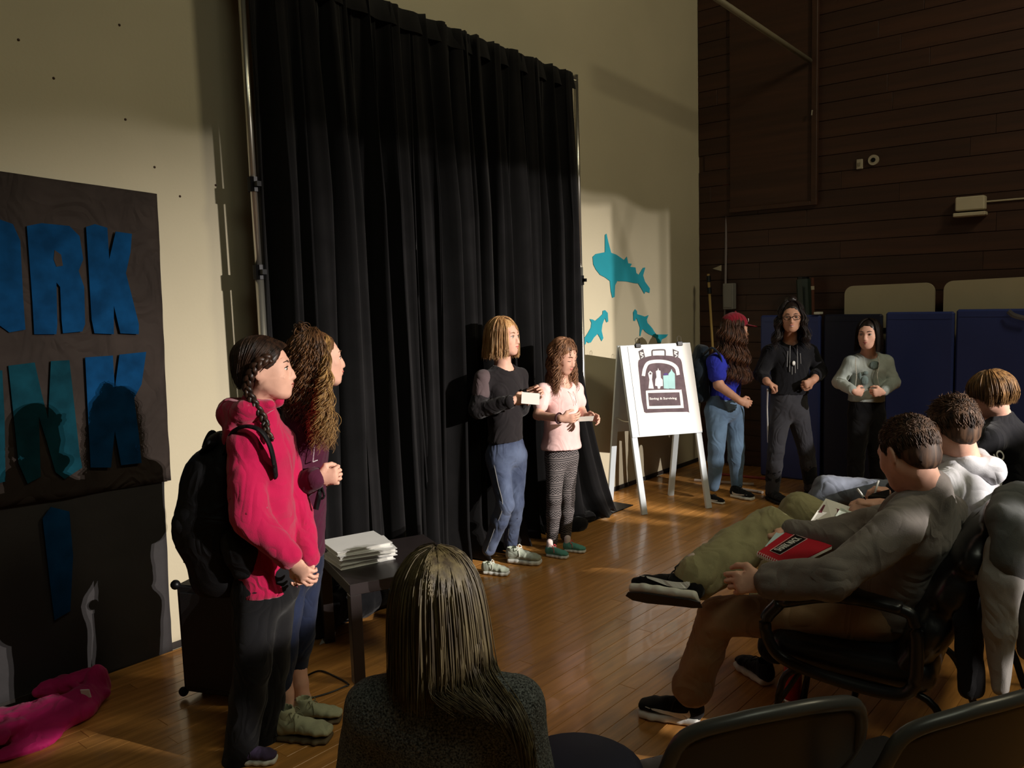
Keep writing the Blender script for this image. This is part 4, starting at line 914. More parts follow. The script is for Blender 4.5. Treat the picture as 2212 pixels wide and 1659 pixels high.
b = MB(); q = D(397, 1195, 2.93); b.tube([q, q-(0, 0, .035)], .004, 6); b.build('zip_pull', M_metal, bp)
# ---- curly haired girl in maroon ----
hc = hairmat('hair_curly', rgb(120, 84, 52), rgb(48, 31, 22))
M = HM(686, 775, 3.22, 24, -2); s = .96
M_mar = cloth('maroon_fleece', rgb(72, 22, 46), bump=.4, bscale=260)
hip = D(640, 1195, 3.28); neck = D(655, 868, 3.26)
shA, shB = D(642, 935, 3.18), D(668, 930, 3.40); elA, elB = D(628, 1062, 3.14), D(668, 1055, 3.42); wrA, wrB = D(684, 1032, 3.06), D(690, 1035, 3.24)
legs = [(D(622, 1240, 3.24), D(612, 1385, 3.18), D(604, 1505, 3.16)), (D(655, 1235, 3.36), D(648, 1375, 3.36), D(640, 1470, 3.38))]
P4, T4 = figure('person with long curly brown hair in maroon hoodie behind the girl with the backpack', G(640, 1575), M, s, neck, (shA, shB), (elA, elB), (wrA, wrB),
    [(YAW(8)+UW*.05, YAW(90)+UW*.1, 1, (1.2, 1.5, 1.0), dict(tc=.8)), (YAW(20)+UW*.05, YAW(-90)+UW*.1, -1, (1.1, 1.4, 1.0))], hip, 22, M_mar, 'hoodie', cw=.128, cd=.10, waist_w=.122, waist_d=.104, hem=D(640, 1195, 3.28), hemw=.13, hemd=.11, sl=(.058, .052, .042), legs=None, seed=21, twr=.009, twf=26, collar=.06, hs=.88, h=.004)
A4 = Solid(.004)
for (k_, n_), (fx) in zip(((D(606, 1440, 3.17), D(622, 1535, 3.165)), (D(640, 1430, 3.37), D(654, 1505, 3.36))), (0, 0)): A4.chain([k_, k_*.4+n_*.6, n_], [.042, .034, .030], .01); A4.ell(n_+(0, 0, -.02), (.036, .036, .030), k=.02)
A4.build('bare_ankles', SK, P4)
facebits(P4, M, s, 0, lipc=rgb(170, 90, 80), browc=rgb(90, 60, 42))
haircap(M, s, hc, P4)
gs = fall_guides(M, s, [78, 92, 110, 130, 155, 185, 215, 250, 280, 292], lambda p: .34 if p < 120 else .22, flare=lambda p: .012 if p < 120 else .03, part=0)
def shape(Q):
    return [[p for p in g] for g in Q]
strands('hair', gs, 800, .0018, hc, P4, jit=.009, K=44, seed=31, curl=.010, cf=95, lenvar=.25)
front = [[HW_c for HW_c in (M[:3, :3] @ np.array([.05, .03, .085])*s+M[:3, 3], M[:3, :3] @ np.array([.085, .02, .03])*s+M[:3, 3], D(700+dx*.3, 860, 3.10+dd), D(706+dx, 915, 3.08+dd), D(708+dx, 972, 3.08+dd))] for dx, dd in ((-34, .0), (-24, -.02), (-12, -.03), (0, -.01), (12, .03))]
strands('hair_front', front, 360, .0017, hairmat('hair_curl_tip', rgb(176, 138, 84), rgb(92, 62, 36)), P4, jit=.010, K=64, seed=33, curl=.0125, cf=80, lenvar=.2)
rs = np.random.RandomState(3); Cb = []; c = D(652, 716, 3.2)
for i in range(70):
    a, bq = rs.rand()*6.28, rs.rand()*3; u_ = np.array([math.cos(a), math.sin(a), 0]); v_ = _n(np.array([math.sin(a)*math.cos(bq), -math.cos(a)*math.cos(bq), math.sin(bq)])); th_ = np.linspace(0, 5, 20)[:, None]; Cb.append(c+rs.randn(3)*.006+(u_*np.cos(th_)+v_*np.sin(th_))*(.018+.012*rs.rand()))
tubes('hair_bun', np.array(Cb), np.full(70, .0016), hc, P4)
M_dkjean = cloth('dark_denim', rgb(30, 38, 62), bscale=600, var=.25)
trousers(P4, hip, .122, [(legs[0][0], legs[0][1], D(604, 1478, 3.165)), (legs[1][0], legs[1][1], D(640, 1440, 3.38))], M_dkjean, None, r=(.080, .056, .048), hd=.108, X=YAW(-66), wr=.005, wf=30, seed=11)
M_suede = cloth('sage_suede', rgb(178, 180, 150), bump=.25, bscale=500)
M_khsole = mat('tan_sole', rgb(96, 82, 60), .7)
shoe(P4, G(590, 1592), G(725, 1600), M_suede, M_khsole, style='boot', lace_m=mat('sage_lace', rgb(120, 120, 94), .8)); shoe(P4, G(636, 1558), G(746, 1556), M_suede, M_khsole, style='boot', lace_m=MATS['sage_lace'])
card('white_print', D(684, 982, 3.09), YAW(80), UW+YAW(0)*.1, .05, .075, mat('print_outline', rgb(150, 130, 140), .8), 'pale printed label on the front of the maroon hoodie', 'print') if False else None
b = MB(); b.tube([D(676, 998, 3.115), D(680, 960, 3.125)], .002, 4); b.tube([D(676, 998, 3.115), D(686, 994, 3.14)], .002, 4); b.build('hoodie_print', mat('print_outline', rgb(190, 180, 185), .8), T4)
b = MB(); b.tube(spline([D(684, 1040, 3.07), D(690, 1062, 3.06), D(682, 1100, 3.06)], 4), .012, 6, flat=.4); b.tube(spline([D(690, 1040, 3.07), D(700, 1070, 3.06), D(694, 1078, 3.06)], 4), .005, 6); b.build('dangling_strap', M_bag, label='black strap dangling from the curly haired girl\'s fist', cat='strap')
# ================= the three by the end wall =================
SKD = skin('skin_olive', rgb(196, 146, 120))
# girl in the red cap
hbr = hairmat('hair_brown', rgb(104, 66, 44), rgb(44, 27, 20))
M = HM(1588, 712, 6.5, 2, -6); s = 1.0
M_blue = cloth('blue_cotton', rgb(44, 52, 168), sheen=.05)
hip = D(1563, 868, 6.55); neck = D(1573, 760, 6.53)
shA, shB = D(1546, 782, 6.42), D(1592, 780, 6.66); elA, elB = D(1552, 832, 6.36), D(1608, 820, 6.66); wrA, wrB = D(1598, 866, 6.28), D(1634, 806, 6.55)
legs = [(D(1548, 890, 6.48), D(1548, 968, 6.42), D(1542, 1050, 6.44)), (D(1582, 890, 6.60), D(1590, 965, 6.58), D(1592, 1046, 6.60))]
P5, T5 = figure('person in red cap, blue t-shirt and light jeans standing by the end wall', G(1560, 1082), M, s, neck, (shA, shB), (elA, elB), (wrA, wrB),
    [(YAW(0)-UW*.35, YAW(90)-UW*.2, 1, (.6, .7, .5)), (YAW(-20)+UW*.1, YAW(200), 1, (.8, .9, .5))], hip, 0, M_blue, 'tshirt', cw=.145, cd=.125, waist_w=.14, waist_d=.115, hem=D(1562, 858, 6.55), hemw=.15, hemd=.125, sleeve='short', ar=(.046, .040, .027), sl=(.066, .062, .05), legs=legs, seed=31, h=.005, th=.007, skm=SKD)
facebits(P5, M, s, 0)
haircap(M, s, hbr, P5, h=.006)
gs = fall_guides(M, s, [62, 85, 110, 140, 180, 220, 260], .42, flare=.07)
strands('hair', gs, 800, .0022, hbr, P5, jit=.008, K=34, seed=41, wave=.016, cf=40)
M_lj = cloth('light_denim', rgb(104, 130, 158), bscale=600, var=.2)
trousers(P5, hip, .15, legs, M_lj, None, r=(.095, .062, .045), hd=.13, X=YAW(-90), h=.007, wr=.006, wf=30, seed=13)
M_bs = cloth('black_mesh', rgb(20, 20, 22)); M_wm = mat('white_mark', rgb(225, 225, 222), .6)
shoe(P5, G(1530, 1083), G(1566, 1090), M_bs, M_white_sole, lace_m=MATS['black_lace'], swoosh=M_wm, sc=1, h=.006); shoe(P5, G(1577, 1072), G(1630, 1082), M_bs, M_white_sole, lace_m=MATS['black_lace'], swoosh=M_wm, h=.006)
R, t = M[:3, :3], M[:3, 3]; HW_ = lambda x, y, z: R @ np.array([x, y, z])*s+t
M_cap = cloth('maroon_twill', rgb(128, 22, 40)); cp = empty('baseball_cap', HW_(0, 0, .12), 'dark red baseball cap worn by the girl in the blue t-shirt', 'cap')
S = Solid(.005); S.ell(HW_(0, -.012, .048), (.086, .104, .088), R, .01); S.box(HW_(0, 0, -.04), (.2, .2, .075), R, rd=.001, k=.004, op=-1); S.build('crown', M_cap, cp)
S = Solid(.004); S.seg(HW_(0, .075, .045), HW_(0, .155, .036), (.078, .006), (.055, .006), R[:, 0], .01); S.build('brim', M_cap, cp)
b = MB(); b.ball(HW_(0, -.012, .137), .008); b.build('top_button', M_cap, cp)
b = MB(); c = HW_(0.02, .088, .082); b.tube([c+R@np.array([.0, 0, .012]), c+R@np.array([.01, .0, .0]), c+R@np.array([-.006, .004, -.012])], .003, 4); b.build('cap_emblem', M_wm, cp, label='small white emblem')
bp = empty('backpack', D(1512, 850, 6.55), 'dark backpack worn by the girl in the red cap', 'backpack'); S = Solid(.008)
M_nb = cloth('dark_teal_nylon', rgb(24, 34, 44)); S.loft([D(1512, 850, 6.57), D(1508, 800, 6.57), D(1516, 758, 6.57)], [(.12, .07), (.14, .075), (.10, .05)], YAW(-90), .04, n=2.6); S.build('main_compartment', M_nb, bp, wr=.01, wf=20)
b = MB(); b.tube(spline([D(1520, 765, 6.45), D(1540, 752, 6.36), D(1558, 780, 6.37), D(1545, 830, 6.40)], 6), .02, 6, flat=.4, up=YAW(-90)); b.build('shoulder_strap', M_nb, bp)
# woman with glasses
hdk = hairmat('hair_black', rgb(44, 32, 28), rgb(18, 13, 12))
M = HM(1709, 684, 6.32, -106, -4); s = 1.0
hip = D(1704, 866, 6.42); neck = D(1706, 740, 6.42)
shA, shB = D(1664, 762, 6.42), D(1748, 760, 6.42); elA, elB = D(1643, 808, 6.40), D(1772, 803, 6.44); wrA, wrB = D(1658, 826, 6.24), D(1756, 822, 6.26)
legs = [(D(1687, 890, 6.42), D(1676, 975, 6.36), D(1668, 1058, 6.38)), (D(1722, 890, 6.44), D(1742, 975, 6.44), D(1752, 1050, 6.50))]
M_blkj = cloth('black_jacket', rgb(22, 22, 27), var=.1)
P6, T6 = figure('person with dark hair and glasses, smiling, in black top, grey trousers and tall boots', G(1705, 1080), M, s, neck, (shA, shB), (elA, elB), (wrA, wrB),
    [(YAW(-20)-UW*.5, YAW(-180)+YAW(90)*.4, -1, (.9, 1., .6)), (YAW(200)-UW*.4, YAW(90), 1, (.9, 1., .6))], hip, -93, M_blkj, 'jacket', cw=.15, cd=.105, waist_w=.135, waist_d=.1, hem=D(1704, 850, 6.42), hemw=.152, hemd=.115, sleeve='push', ar=(.046, .040, .028), sl=(.062, .054, .05), legs=legs, seed=37, h=.0045, th=.007, skm=SKD, ears=True)
facebits(P6, M, s, 0, lipc=rgb(170, 70, 66), browc=rgb(40, 26, 20))
R, t = M[:3, :3], M[:3, 3]; HW_ = lambda x, y, z: R @ np.array([x, y, z])*s+t
b = MB(); b.tube([HW_(-.018, .094, -.058), HW_(0, .1005, -.0605), HW_(.018, .094, -.058)], [.0012, .0032, .0012], 6); b.build('teeth', M_wm, P6)
gl = MB()
for q in (-1, 1):
    gl.tube([HW_(q*(.034+.026*math.cos(a)), .099-.004*abs(math.cos(a)), .003+.017*math.sin(a)) for a in np.linspace(0, 2*math.pi, 18, endpoint=False)], .0022, 5, closed=True, up=R[:, 1])
    gl.tube([HW_(q*.060, .092, .006), HW_(q*.078, .02, .006), HW_(q*.080, -.01, .0)], .002, 5)
gl.tube([HW_(-.008, .1, .006), HW_(.008, .1, .006)], .002, 5); gl.build('glasses', M_blk, label='dark framed glasses on the smiling face', cat='glasses')
haircap(M, s, hdk, P6, h=.006)
gs = fall_guides(M, s, [58, 80, 105, 140, 180, 220, 255, 280, 302], .24, flare=.045)
strands('hair', gs, 700, .0022, hdk, P6, jit=.008, K=30, seed=43, wave=.012, cf=50)
S = Solid(.006); S.ell(HW_(0, -.03, .125), (.045, .045, .03), R); S.build('hair_bun', hdk, P6, wr=.006, wf=120)
tp = trousers(P6, hip, .14, legs, cloth('charcoal_trouser', rgb(60, 60, 66)), None, r=(.088, .060, .052), hd=.115, X=YAW(180), h=.007, wr=.005, wf=34, seed=15)
for (a, k_, n_), tx in zip(legs, (-.02, .05)):
    S = Solid(.006); S.chain([k_*.62+n_*.38, k_*.3+n_*.7, n_+(0, 0, -.01)], [.062, .056, .046], .01); S.build('boot_shaft', M_dark, P6, wr=.003, wf=40)
    q = n_*[1, 1, 0]; d_ = YAW(-75)*.24; shoe(P6, q-d_*.3, q+d_*.75, M_dark, M_blk, style='tall', name='boot', h=.006)
# pale print on the shirt front
b = MB(); f6 = YAW(-93); r6 = YAW(180)
for (u, v0, v1) in ((-.055, .10, -.02), (-.03, .16, -.06), (-.012, .02, -.09), (.012, .0, -.1), (.03, .16, -.08), (.05, .12, -.04)):
    c = neck+(hip-neck)*.30+f6*.112; b.tube([c+r6*u+UW*v1, c+r6*u*.9+UW*(v0-.04)], .0022, 4)
b.build('shirt_print', mat('dim_print', rgb(150, 150, 150), .8), T6)
b = MB(); b.ball(neck+(hip-neck)*.33+f6*.115+(0, 0, 0), (.022, .010, .018)); b.build('print_emblem', M_wm, T6)
# white strip hanging behind her hand
b = MB(); b.tube([D(1658, 842, 6.30), D(1657, 880, 6.38), D(1659, 956, 6.42)], .014, 6, flat=.4, up=YAW(-90)); b.build('white_strip', M_wm, label='narrow white strip hanging at the hip of the woman in glasses', cat='strip')
# girl in the grey sweater
M = HM(1876, 722, 6.12, -128, -2); s = .94
hip = D(1871, 880, 6.2); neck = D(1875, 768, 6.2)
shA, shB = D(1838, 784, 6.2), D(1913, 782, 6.2); elA, elB = D(1812, 826, 6.22), D(1930, 826, 6.18); wrA, wrB = D(1843, 844, 6.02), D(1908, 846, 6.0)
legs = [(D(1856, 900, 6.2), D(1850, 985, 6.18), D(1846, 1060, 6.2)), (D(1890, 900, 6.2), D(1895, 985, 6.18), D(1898, 1060, 6.2))]
M_grey = cloth('pale_grey_knit', rgb(186, 194, 190), fold=.2, col2=rgb(150, 160, 156), vscale=6)
P7, T7 = figure('person with chin-length dark hair in pale grey printed sweater and black trousers', G(1872, 1100), M, s, neck, (shA, shB), (elA, elB), (wrA, wrB),
    [(YAW(0)-UW*.25, YAW(90), 1, (.9, 1., .6)), (YAW(180)-UW*.1, YAW(90), -1, (.9, 1., .6))], hip, -97, M_grey, 'sweater', cw=.125, cd=.095, waist_w=.122, waist_d=.095, hem=D(1871, 866, 6.2), hemw=.132, hemd=.105, sl=(.052, .047, .038), legs=legs, seed=47, h=.0045, th=.006, hs=.85)
facebits(P7, M, s, 0, lipc=rgb(160, 90, 84), browc=rgb(60, 42, 34))
haircap(M, s, hdk, P7, h=.006)
gs = fall_guides(M, s, [55, 80, 110, 145, 180, 215, 250, 280, 305], .13, flare=.004); strands('hair', gs, 600, .0021, hdk, P7, jit=.005, K=22, seed=44)
trousers(P7, hip, .13, legs, cloth('black_trouser', rgb(1, 1, 1)), None, r=(.080, .060, .056), hd=.10, X=YAW(180), h=.007, wr=.006, wf=30, seed=16)
for (a, k_, n_) in legs: q = n_*[1, 1, 0]; d_ = YAW(-95)*.22; shoe(P7, q-d_*.3, q+d_*.75, M_bs, M_blk, h=.006)
for px in (1849, 1897):
    b = MB()
    for i in range(26):
        y_ = 772+i*2.5; b.ball(D(px+(2 if px > 1870 else -1)*math.sin(i*.3), y_, 6.085-.02*math.sin(i/8)), .0042, nu=6, nv=4)
    b.build('bead_strand', mat('silver_bead', rgb(210, 205, 195), .3, metal=.5), P7, kind='stuff')
b = MB()
for (px, py, w, h_) in ((1889, 789, .042, .036), (1868, 822, .03, .04), (1857, 812, .014, .03), (1885, 838, .03, .02), (1870, 806, .02, .016)):
    c = D(px, py, 6.096); b.ball(c, (w*.9, .014, h_*.9), frame(YAW(-97)), 10, 6)
b.build('sweater_print', cloth('grey_print', rgb(112, 128, 126)), T7)
# ================= seated audience =================
M_vinyl = mat('black_leather', rgb(24, 25, 28), .33, bump=.12, bscale=120, var=.1, spec=.55)
M_tube = mat('black_tube', rgb(22, 22, 24), .35, metal=.3)
def guest_chair(loc, yaw, label, group='black padded armchairs of the audience', recline=.46):
    f = YAW(yaw); e = bpy.data.objects.new('padded_armchair', None); e.empty_display_size = .1; R = np.stack([np.cross(f, UW), f, UW], 1); m = M4(R, loc); e.matrix_world = Matrix(m.tolist()); WM[e.name] = e.matrix_world.copy(); link(e, None, label, 'chair', group)
    W_ = lambda x, y, z: R @ np.array([x, y, z])+np.asarray(loc)
    S = Solid(.008); S.box(W_(0, .02, .43), (.25, .26, .055), R, rd=.05); S.ell(W_(0, .22, .45), (.23, .08, .05), R, .04); S.build('seat', M_vinyl, e, wr=.003, wf=20)
    S = Solid(.008); r = recline
    for z0, z1, th in ((.46, .58, .060), (.58, .72, .074), (.72, .83, .066), (.83, .90, .046)):
        S.seg(W_(0, -.16-(z0-.45)*r, z0), W_(0, -.16-(z1-.45)*r, z1), (.245, th), (.245 if z1 < .9 else .215, th*.95), R[:, 0], .03, n=3)
    S.build('backrest', M_vinyl, e, wr=.003, wf=14)
    for q in (-1, 1):
        x = q*.29; b = MB(); P = spline([W_(x, .22, .62), W_(x, .27, .54), W_(x, .23, .44), W_(x, .10, .40), W_(x, -.10, .385), W_(x, -.18, .41), W_(x, -.195, .50), W_(x, -.19, .62), W_(x, -.15, .665), W_(x, .05, .67), W_(x, .22, .62)], 6); b.tube(P, .021, 8, flat=1.0); a = b.build('armrest', M_vinyl, e, True)
        S = Solid(.006); S.loft([W_(x, -.14, .672), W_(x, 0, .685), W_(x, .2, .655)], [(.03, .018), (.036, .022), (.032, .018)], R[:, 0], .02, n=2.6); S.build('arm_pad', M_vinyl, a)
        b = MB(); b.tube(spline([W_(q*.23, .28, .012), W_(q*.23, .25, .20), W_(q*.23, .20, .36), W_(q*.22, 0, .375), W_(q*.22, -.22, .36), W_(q*.24, -.30, .20), W_(q*.25, -.36, .012)], 6), .0125, 8); b.build('leg', M_tube, e, True)
    b = MB(); b.tube([W_(-.23, .24, .24), W_(.23, .24, .24)], .010, 6); b.build('stretcher', M_tube, e)
    return e, W_, R
# boy in the dark grey jacket
ch = D(1835, 1380, 2.56); cc = (G(1835, 1600)*0+ch); cc[2] = 0; cc = cc+YAW(56)*.29
CH1, CW_, CR = guest_chair(cc, 146, 'black padded armchair holding the boy in the dark grey jacket')
fj = YAW(146); rj = YAW(56)
hjm = hairmat('hair_shortbrown', rgb(98, 72, 54), rgb(40, 27, 20), rough=.6)
M = HM(1962, 978, 2.60, 110, -24); s = 1.0
hip = CW_(0, -.08, .56); neck = D(2000, 1066, 2.60)
shA, shB = D(1935, 1150, 2.44), D(2040, 1108, 2.86); elA, elB = D(1800, 1248, 2.38), D(1800, 1160, 2.85); wrA, wrB = D(1650, 1252, 2.50), D(1706, 1148, 2.92)
knL, anL = D(1550, 1330, 2.95), D(1494, 1488, 3.02); knR, anR = D(1665, 1140, 2.98), D(1508, 1248, 2.82)
M_jack = cloth('charcoal_fleece', rgb(122, 116, 112), bump=.4, bscale=260, var=.1)
P8, T8 = figure('person with short brown hair in dark grey jacket, legs crossed, writing on a red notebook', cc+fj*.5, M, s, neck, (shA, shB), (elA, elB), (wrA, wrB),
    [(YAW(172)-UW*.15, YAW(60)-UW*.3, -1, (.6, .8, .6)), (YAW(165)+UW*.25, -UW, 1, (.35, .4, .3))], hip, 146, M_jack, 'jacket', cw=.165, cd=.115, waist_w=.15, waist_d=.12, hem=hip, hemw=.16, hemd=.13, ar=(.048, .040, .028), sl=(.070, .060, .050), seed=51, twr=.014, twf=24, neck_r=.054, hs=1.0, collar=.068,
    legs=None)
R, t = M[:3, :3], M[:3, 3]; HW_ = lambda x, y, z: R @ np.array([x, y, z])*s+t
def shorthair(M, s, m, par, n=1600, L=.016, seed=1, top=1.0, low=-.055, name='hair', r=.0009, fringe=False, mop=0):
    """short hair: skull-hugging cap and a dense coat of short strands"""
    R, t = M[:3, :3], M[:3, 3]; HW_ = lambda x, y, z: R @ np.array([x, y, z])*s+t; rs = np.random.RandomState(seed)
    S = Solid(.004); S.ell(HW_(0, -.017, .032), np.array([.0765+mop*.5, .0955+mop*.5, .085+mop])*s, R, .02); S.ell(HW_(0, -.058, -.025), np.array([.056, .040, .048])*s, R, .03)
    S.ell(HW_(0, .105, -.035 if not fringe else -.05), np.array([.080, .070, .095])*s, R, .012, op=-1)
    for q in (-1, 1): S.ell(HW_(q*.08, .012, -.03), np.array([.024, .035, .045])*s, R, .01, op=-1)
    S.build('hair_cap', m, par, wr=.0015, wf=300)
    C = []; k = 8
    while len(C) < n:
        v = rs.randn(3); v /= np.linalg.norm(v); p = v*np.array([.075+mop*.4, .094+mop*.4, .083+mop])+np.array([0, -.017, .032])
        if p[2] < -.045 or (p[1] > .045 and p[2] < (.06 if not fringe else .03)) or (p[2] < .0 and p[1] > -.005): continue
        l = L*(.6+.8*rs.rand())*(1.7 if p[2] > .07 else (1.0 if p[2] > .02 else .45)); fl = np.array([.25, .55 if not fringe else .9, -.1])+rs.randn(3)*.25
        if p[2] < .05: fl = np.array([0, -.35, -1.0])+rs.randn(3)*.15
        fl = fl-v*np.dot(fl, v)*.9; u = np.linspace(0, 1, k)[:, None]; q = p+v*(.0005+.004*u*(1-u)*2+ (.004 if p[2] > .07 else .001)*u)+fl*l*u
        C.append(np.array([HW_(*x) for x in q]))
    strs = np.array(C); return tubes(name, strs, np.full(len(strs), r)*(.7+.6*rs.rand(len(strs))), m, par)
shorthair(M, s, hjm, P8, 4200, .020, 5, r=.0011)
facebits(P8, M, s, 0)
M_olive = cloth('olive_cotton', rgb(160, 154, 116), var=.15)
M_olive_shade = cloth('olive_cotton_shade', rgb(150, 120, 90), var=.15)  # same trousers; shade on the standing leg painted in as browner cloth
S = Solid(.006); hx = rj
hL, hR = hip-rj*.09+fj*.05+(0, 0, -.01), hip+rj*.09+fj*.05+(0, 0, .0)
S.seg(hip-fj*.02, hip+fj*.04, (.15, .10), (.15, .10), rj, .03)
S.cap(hL, knL, .092, .070, .03); S.cap(knL, knL*.5+anL*.5, .068, .070, .02); S.cap(knL*.5+anL*.5, anL, .070, .072, .02)
S.build('trousers', M_olive_shade, P8, wr=.012, wf=28, seed=8)
S = Solid(.006); S.cap(hR, knR, .092, .072, .03); S.cap(knR, knR*.5+anR*.5, .074, .078, .02); S.cap(knR*.5+anR*.5, anR, .078, .080, .02); S.build('trousers_leg', M_olive, P8, wr=.016, wf=32, seed=9)
e = shoe(P8, G(1524, 1566), G(1374, 1540), M_bs, M_white_sole, lace_m=MATS['black_lace'], swoosh=M_wm, sock=mat('cream_sock', rgb(215, 205, 185), .9))
# raised shoe: sole turned towards the camera side
hl_, tl_ = D(1522, 1306, 2.72), D(1352, 1285, 2.84); upv = _n(UW*.80+YAW(55)*.75)
shoe(P8, hl_, tl_, M_bs, M_white_sole, up=upv, lace_m=MATS['black_lace'], swoosh=M_wm, sock=MATS['white_sock'])
S = MB(); Rr = frame(tl_-hl_, upv); k = np.linalg.norm(tl_-hl_)/.25; 
P = [Rr @ np.array([w*k, y_*k, -.0012])+hl_ for w, y_ in ((-.02, .01), (-.032, .04), (-.033, .10), (-.037, .15), (-.04, .19), (-.03, .235), (0, .25), (.03, .235), (.04, .19), (.037, .15), (.033, .10), (.032, .04), (.02, .01))]
S.slab(P, -Rr[:, 2], .003); S.build('rubber_outsole', mat('dark_rubber', rgb(22, 26, 34), .7), P8)
# red notebook and papers on his lap
nb = empty('notebook', D(1700, 1190, 2.74), 'red spiral notebook with black title panel on the lap of the boy in dark grey', 'notebook')
def quad(px, ds): return [D(x, y, d) for (x, y), d in zip(px, ds)]
Q = quad([(1635, 1196), (1703, 1147), (1797, 1180), (1703, 1226)], (2.70, 2.90, 2.78, 2.58)); n = _n(np.cross(Q[1]-Q[0], Q[3]-Q[0])); n = n if n[2] > 0 else -n
M_red = mat('red_cover', rgb(186, 26, 46), .45, var=.08); t_ = MB(); t_.slab(Q, n, .003); t_.build('cover', M_red, nb)
t_ = MB(); t_.slab([q-n*.010+0*n for q in Q], n, .009); t_.build('pages', M_card, nb)
uv = lambda u, v, o=0: (1-v)*((1-u)*Q[0]+u*Q[1])+v*((1-u)*Q[3]+u*Q[2])+n*o
t_ = MB(); t_.slab([uv(.20, .22, .0035), uv(.92, .22, .0035), uv(.92, .48, .0035), uv(.20, .48, .0035)], n, .0008); t_.build('title_panel', M_blk, nb)
t_ = MB()
for a, b_ in (((.19, .20), (.93, .20)), ((.93, .20), (.93, .50)), ((.93, .50), (.19, .50)), ((.19, .50), (.19, .20))): t_.tube([uv(*a, .0045), uv(*b_, .0045)], .0008, 4)
t_.build('title_frame', M_wm, nb)
for i in range(15):
    c = uv(0, .03+i*.067); t_ = MB(); ax = _n(Q[0]-Q[1]); t_.tube([c-ax*.006+n*.004, c+n*.009, c+ax*.007+n*.002, c+ax*.004-n*.008, c-ax*.006-n*.006], .0013, 5, closed=False); t_.build('spiral_ring', M_wm, nb)
def text_on(txt, org, ux, uy, n_, size, m, par, name='lettering', ext=.0006, **k):
    cu = bpy.data.curves.new(name, 'FONT'); cu.body = txt; cu.size = 1; cu.extrude = 0; cu.align_x = 'CENTER'; cu.align_y = 'CENTER'; cu.offset = .02
    o = bpy.data.objects.new(name, cu); COL.objects.link(o); dg = bpy.context.evaluated_depsgraph_get(); me = bpy.data.meshes.new_from_object(o.evaluated_get(dg)); bpy.data.objects.remove(o)
    V = np.zeros(len(me.vertices)*3); me.vertices.foreach_get('co', V); V = V.reshape(-1, 3); w = V[:, 0].max()-V[:, 0].min(); hgt = V[:, 1].max()-V[:, 1].min()
    V = org+(V[:, :1]/w*size[0])*ux+(V[:, 1:2]/hgt*size[1])*uy; me.vertices.foreach_set('co', V.ravel()); me.name = name; me.materials.clear(); me.materials.append(m)
    ob = bpy.data.objects.new(name, me); link(ob, par, **k); return ob
ux = _n(uv(1, .5)-uv(0, .5)); uy = np.cross(n, ux); text_on('SHARK MACK', uv(.56, .35, .0056), ux, uy, n, (np.linalg.norm(Q[1]-Q[0])*.62, .026), M_wm, nb, 'title_text')
t_ = MB(); Q2 = quad([(1652, 1182), (1686, 1140), (1712, 1150), (1690, 1180)], (2.75, 2.93, 2.90, 2.78)); t_.slab(Q2, (0, 0, 1), .002); t_.build('loose_paper', mat('blue_paper', rgb(190, 215, 220), .7), label='pale blue sheet tucked behind the red notebook', cat='paper')
# boy in the white hoodie
ch2 = D(1990, 1300, 3.02); c2 = ch2*[1, 1, 0]
CH2, CW2, CR2 = guest_chair(D(2130, 1400, 3.15)*[1, 1, 0]+YAW(146)*.16, 146, 'black padded armchair holding the boy in the white hoodie')
M = HM(2058, 925, 3.12, 104, -16); s = 1.0
hip = CW2(0, -.06, .56); neck = D(2080, 990, 3.14)
shA, shB = D(2035, 1062, 2.98), D(2120, 1040, 3.30); elA, elB = D(1965, 1150, 2.98), D(1990, 1110, 3.35); wrA, wrB = D(1890, 1112, 3.18), D(1900, 1090, 3.42)
kn1, kn2 = D(1722, 1108, 3.45), D(1830, 1180, 3.25)
M_hood = cloth('white_fleece', rgb(214, 214, 220), bump=.3, bscale=260, var=.08)
P9, T9 = figure('person with dark brown hair in bright white hoodie, writing on papers in his lap', c2, M, s, neck, (shA, shB), (elA, elB), (wrA, wrB),
    [(YAW(160)+UW*.25, -UW+YAW(60)*.3, 1, (.6, .7, .5)), (YAW(160)+UW*.1, -UW, -1, (.6, .7, .5))], hip, 138, M_hood, 'hoodie', cw=.165, cd=.115, waist_w=.15, waist_d=.12, hem=hip, hemw=.16, hemd=.13, sleeve='push', ar=(.046, .040, .028), sl=(.068, .060, .052), seed=61, twr=.013, twf=26, neck_r=.055, hs=1.0)
hdm = hairmat('hair_medbrown', rgb(104, 76, 56), rgb(38, 26, 20), rough=.6)
shorthair(M, s, hdm, P9, 3200, .030, 7, r=.0014, mop=.006)
Hd = Solid(.006); f9 = YAW(138); r9 = YAW(48)
Hd.chain([neck+r9*.08+f9*.04+(0, 0, .01), neck+r9*.08-f9*.03-(0, 0, .01), neck-f9*.10-(0, 0, .035), neck-r9*.08-f9*.03-(0, 0, .01), neck-r9*.08+f9*.04+(0, 0, .01)], [.024, .034, .044, .034, .024], .03); Hd.build('hood', M_hood, T9, wr=.006, wf=40, seed=5)
S = Solid(.007); S.cap(hip+fj*.05, kn1, .095, .074, .03); S.cap(kn1, D(1650, 1300, 3.3), .072, .062, .03); S.build('trousers', M_olive, P9, wr=.014, wf=30, seed=19)
for q, (px, py) in enumerate(((1596, 1424), )):
    shoe(P9, D(1668, 1428, 3.32)*[1, 1, 0]+(0, 0, 0), D(1594, 1400, 3.55)*[1, 1, 0], M_bs, M_white_sole, lace_m=MATS['black_lace'])
S = Solid(.007); S.cap(D(1760, 1250, 3.2), D(1672, 1398, 3.34), .075, .068, .02); S.build('trousers_leg', M_dark, P9, wr=.01, wf=24)
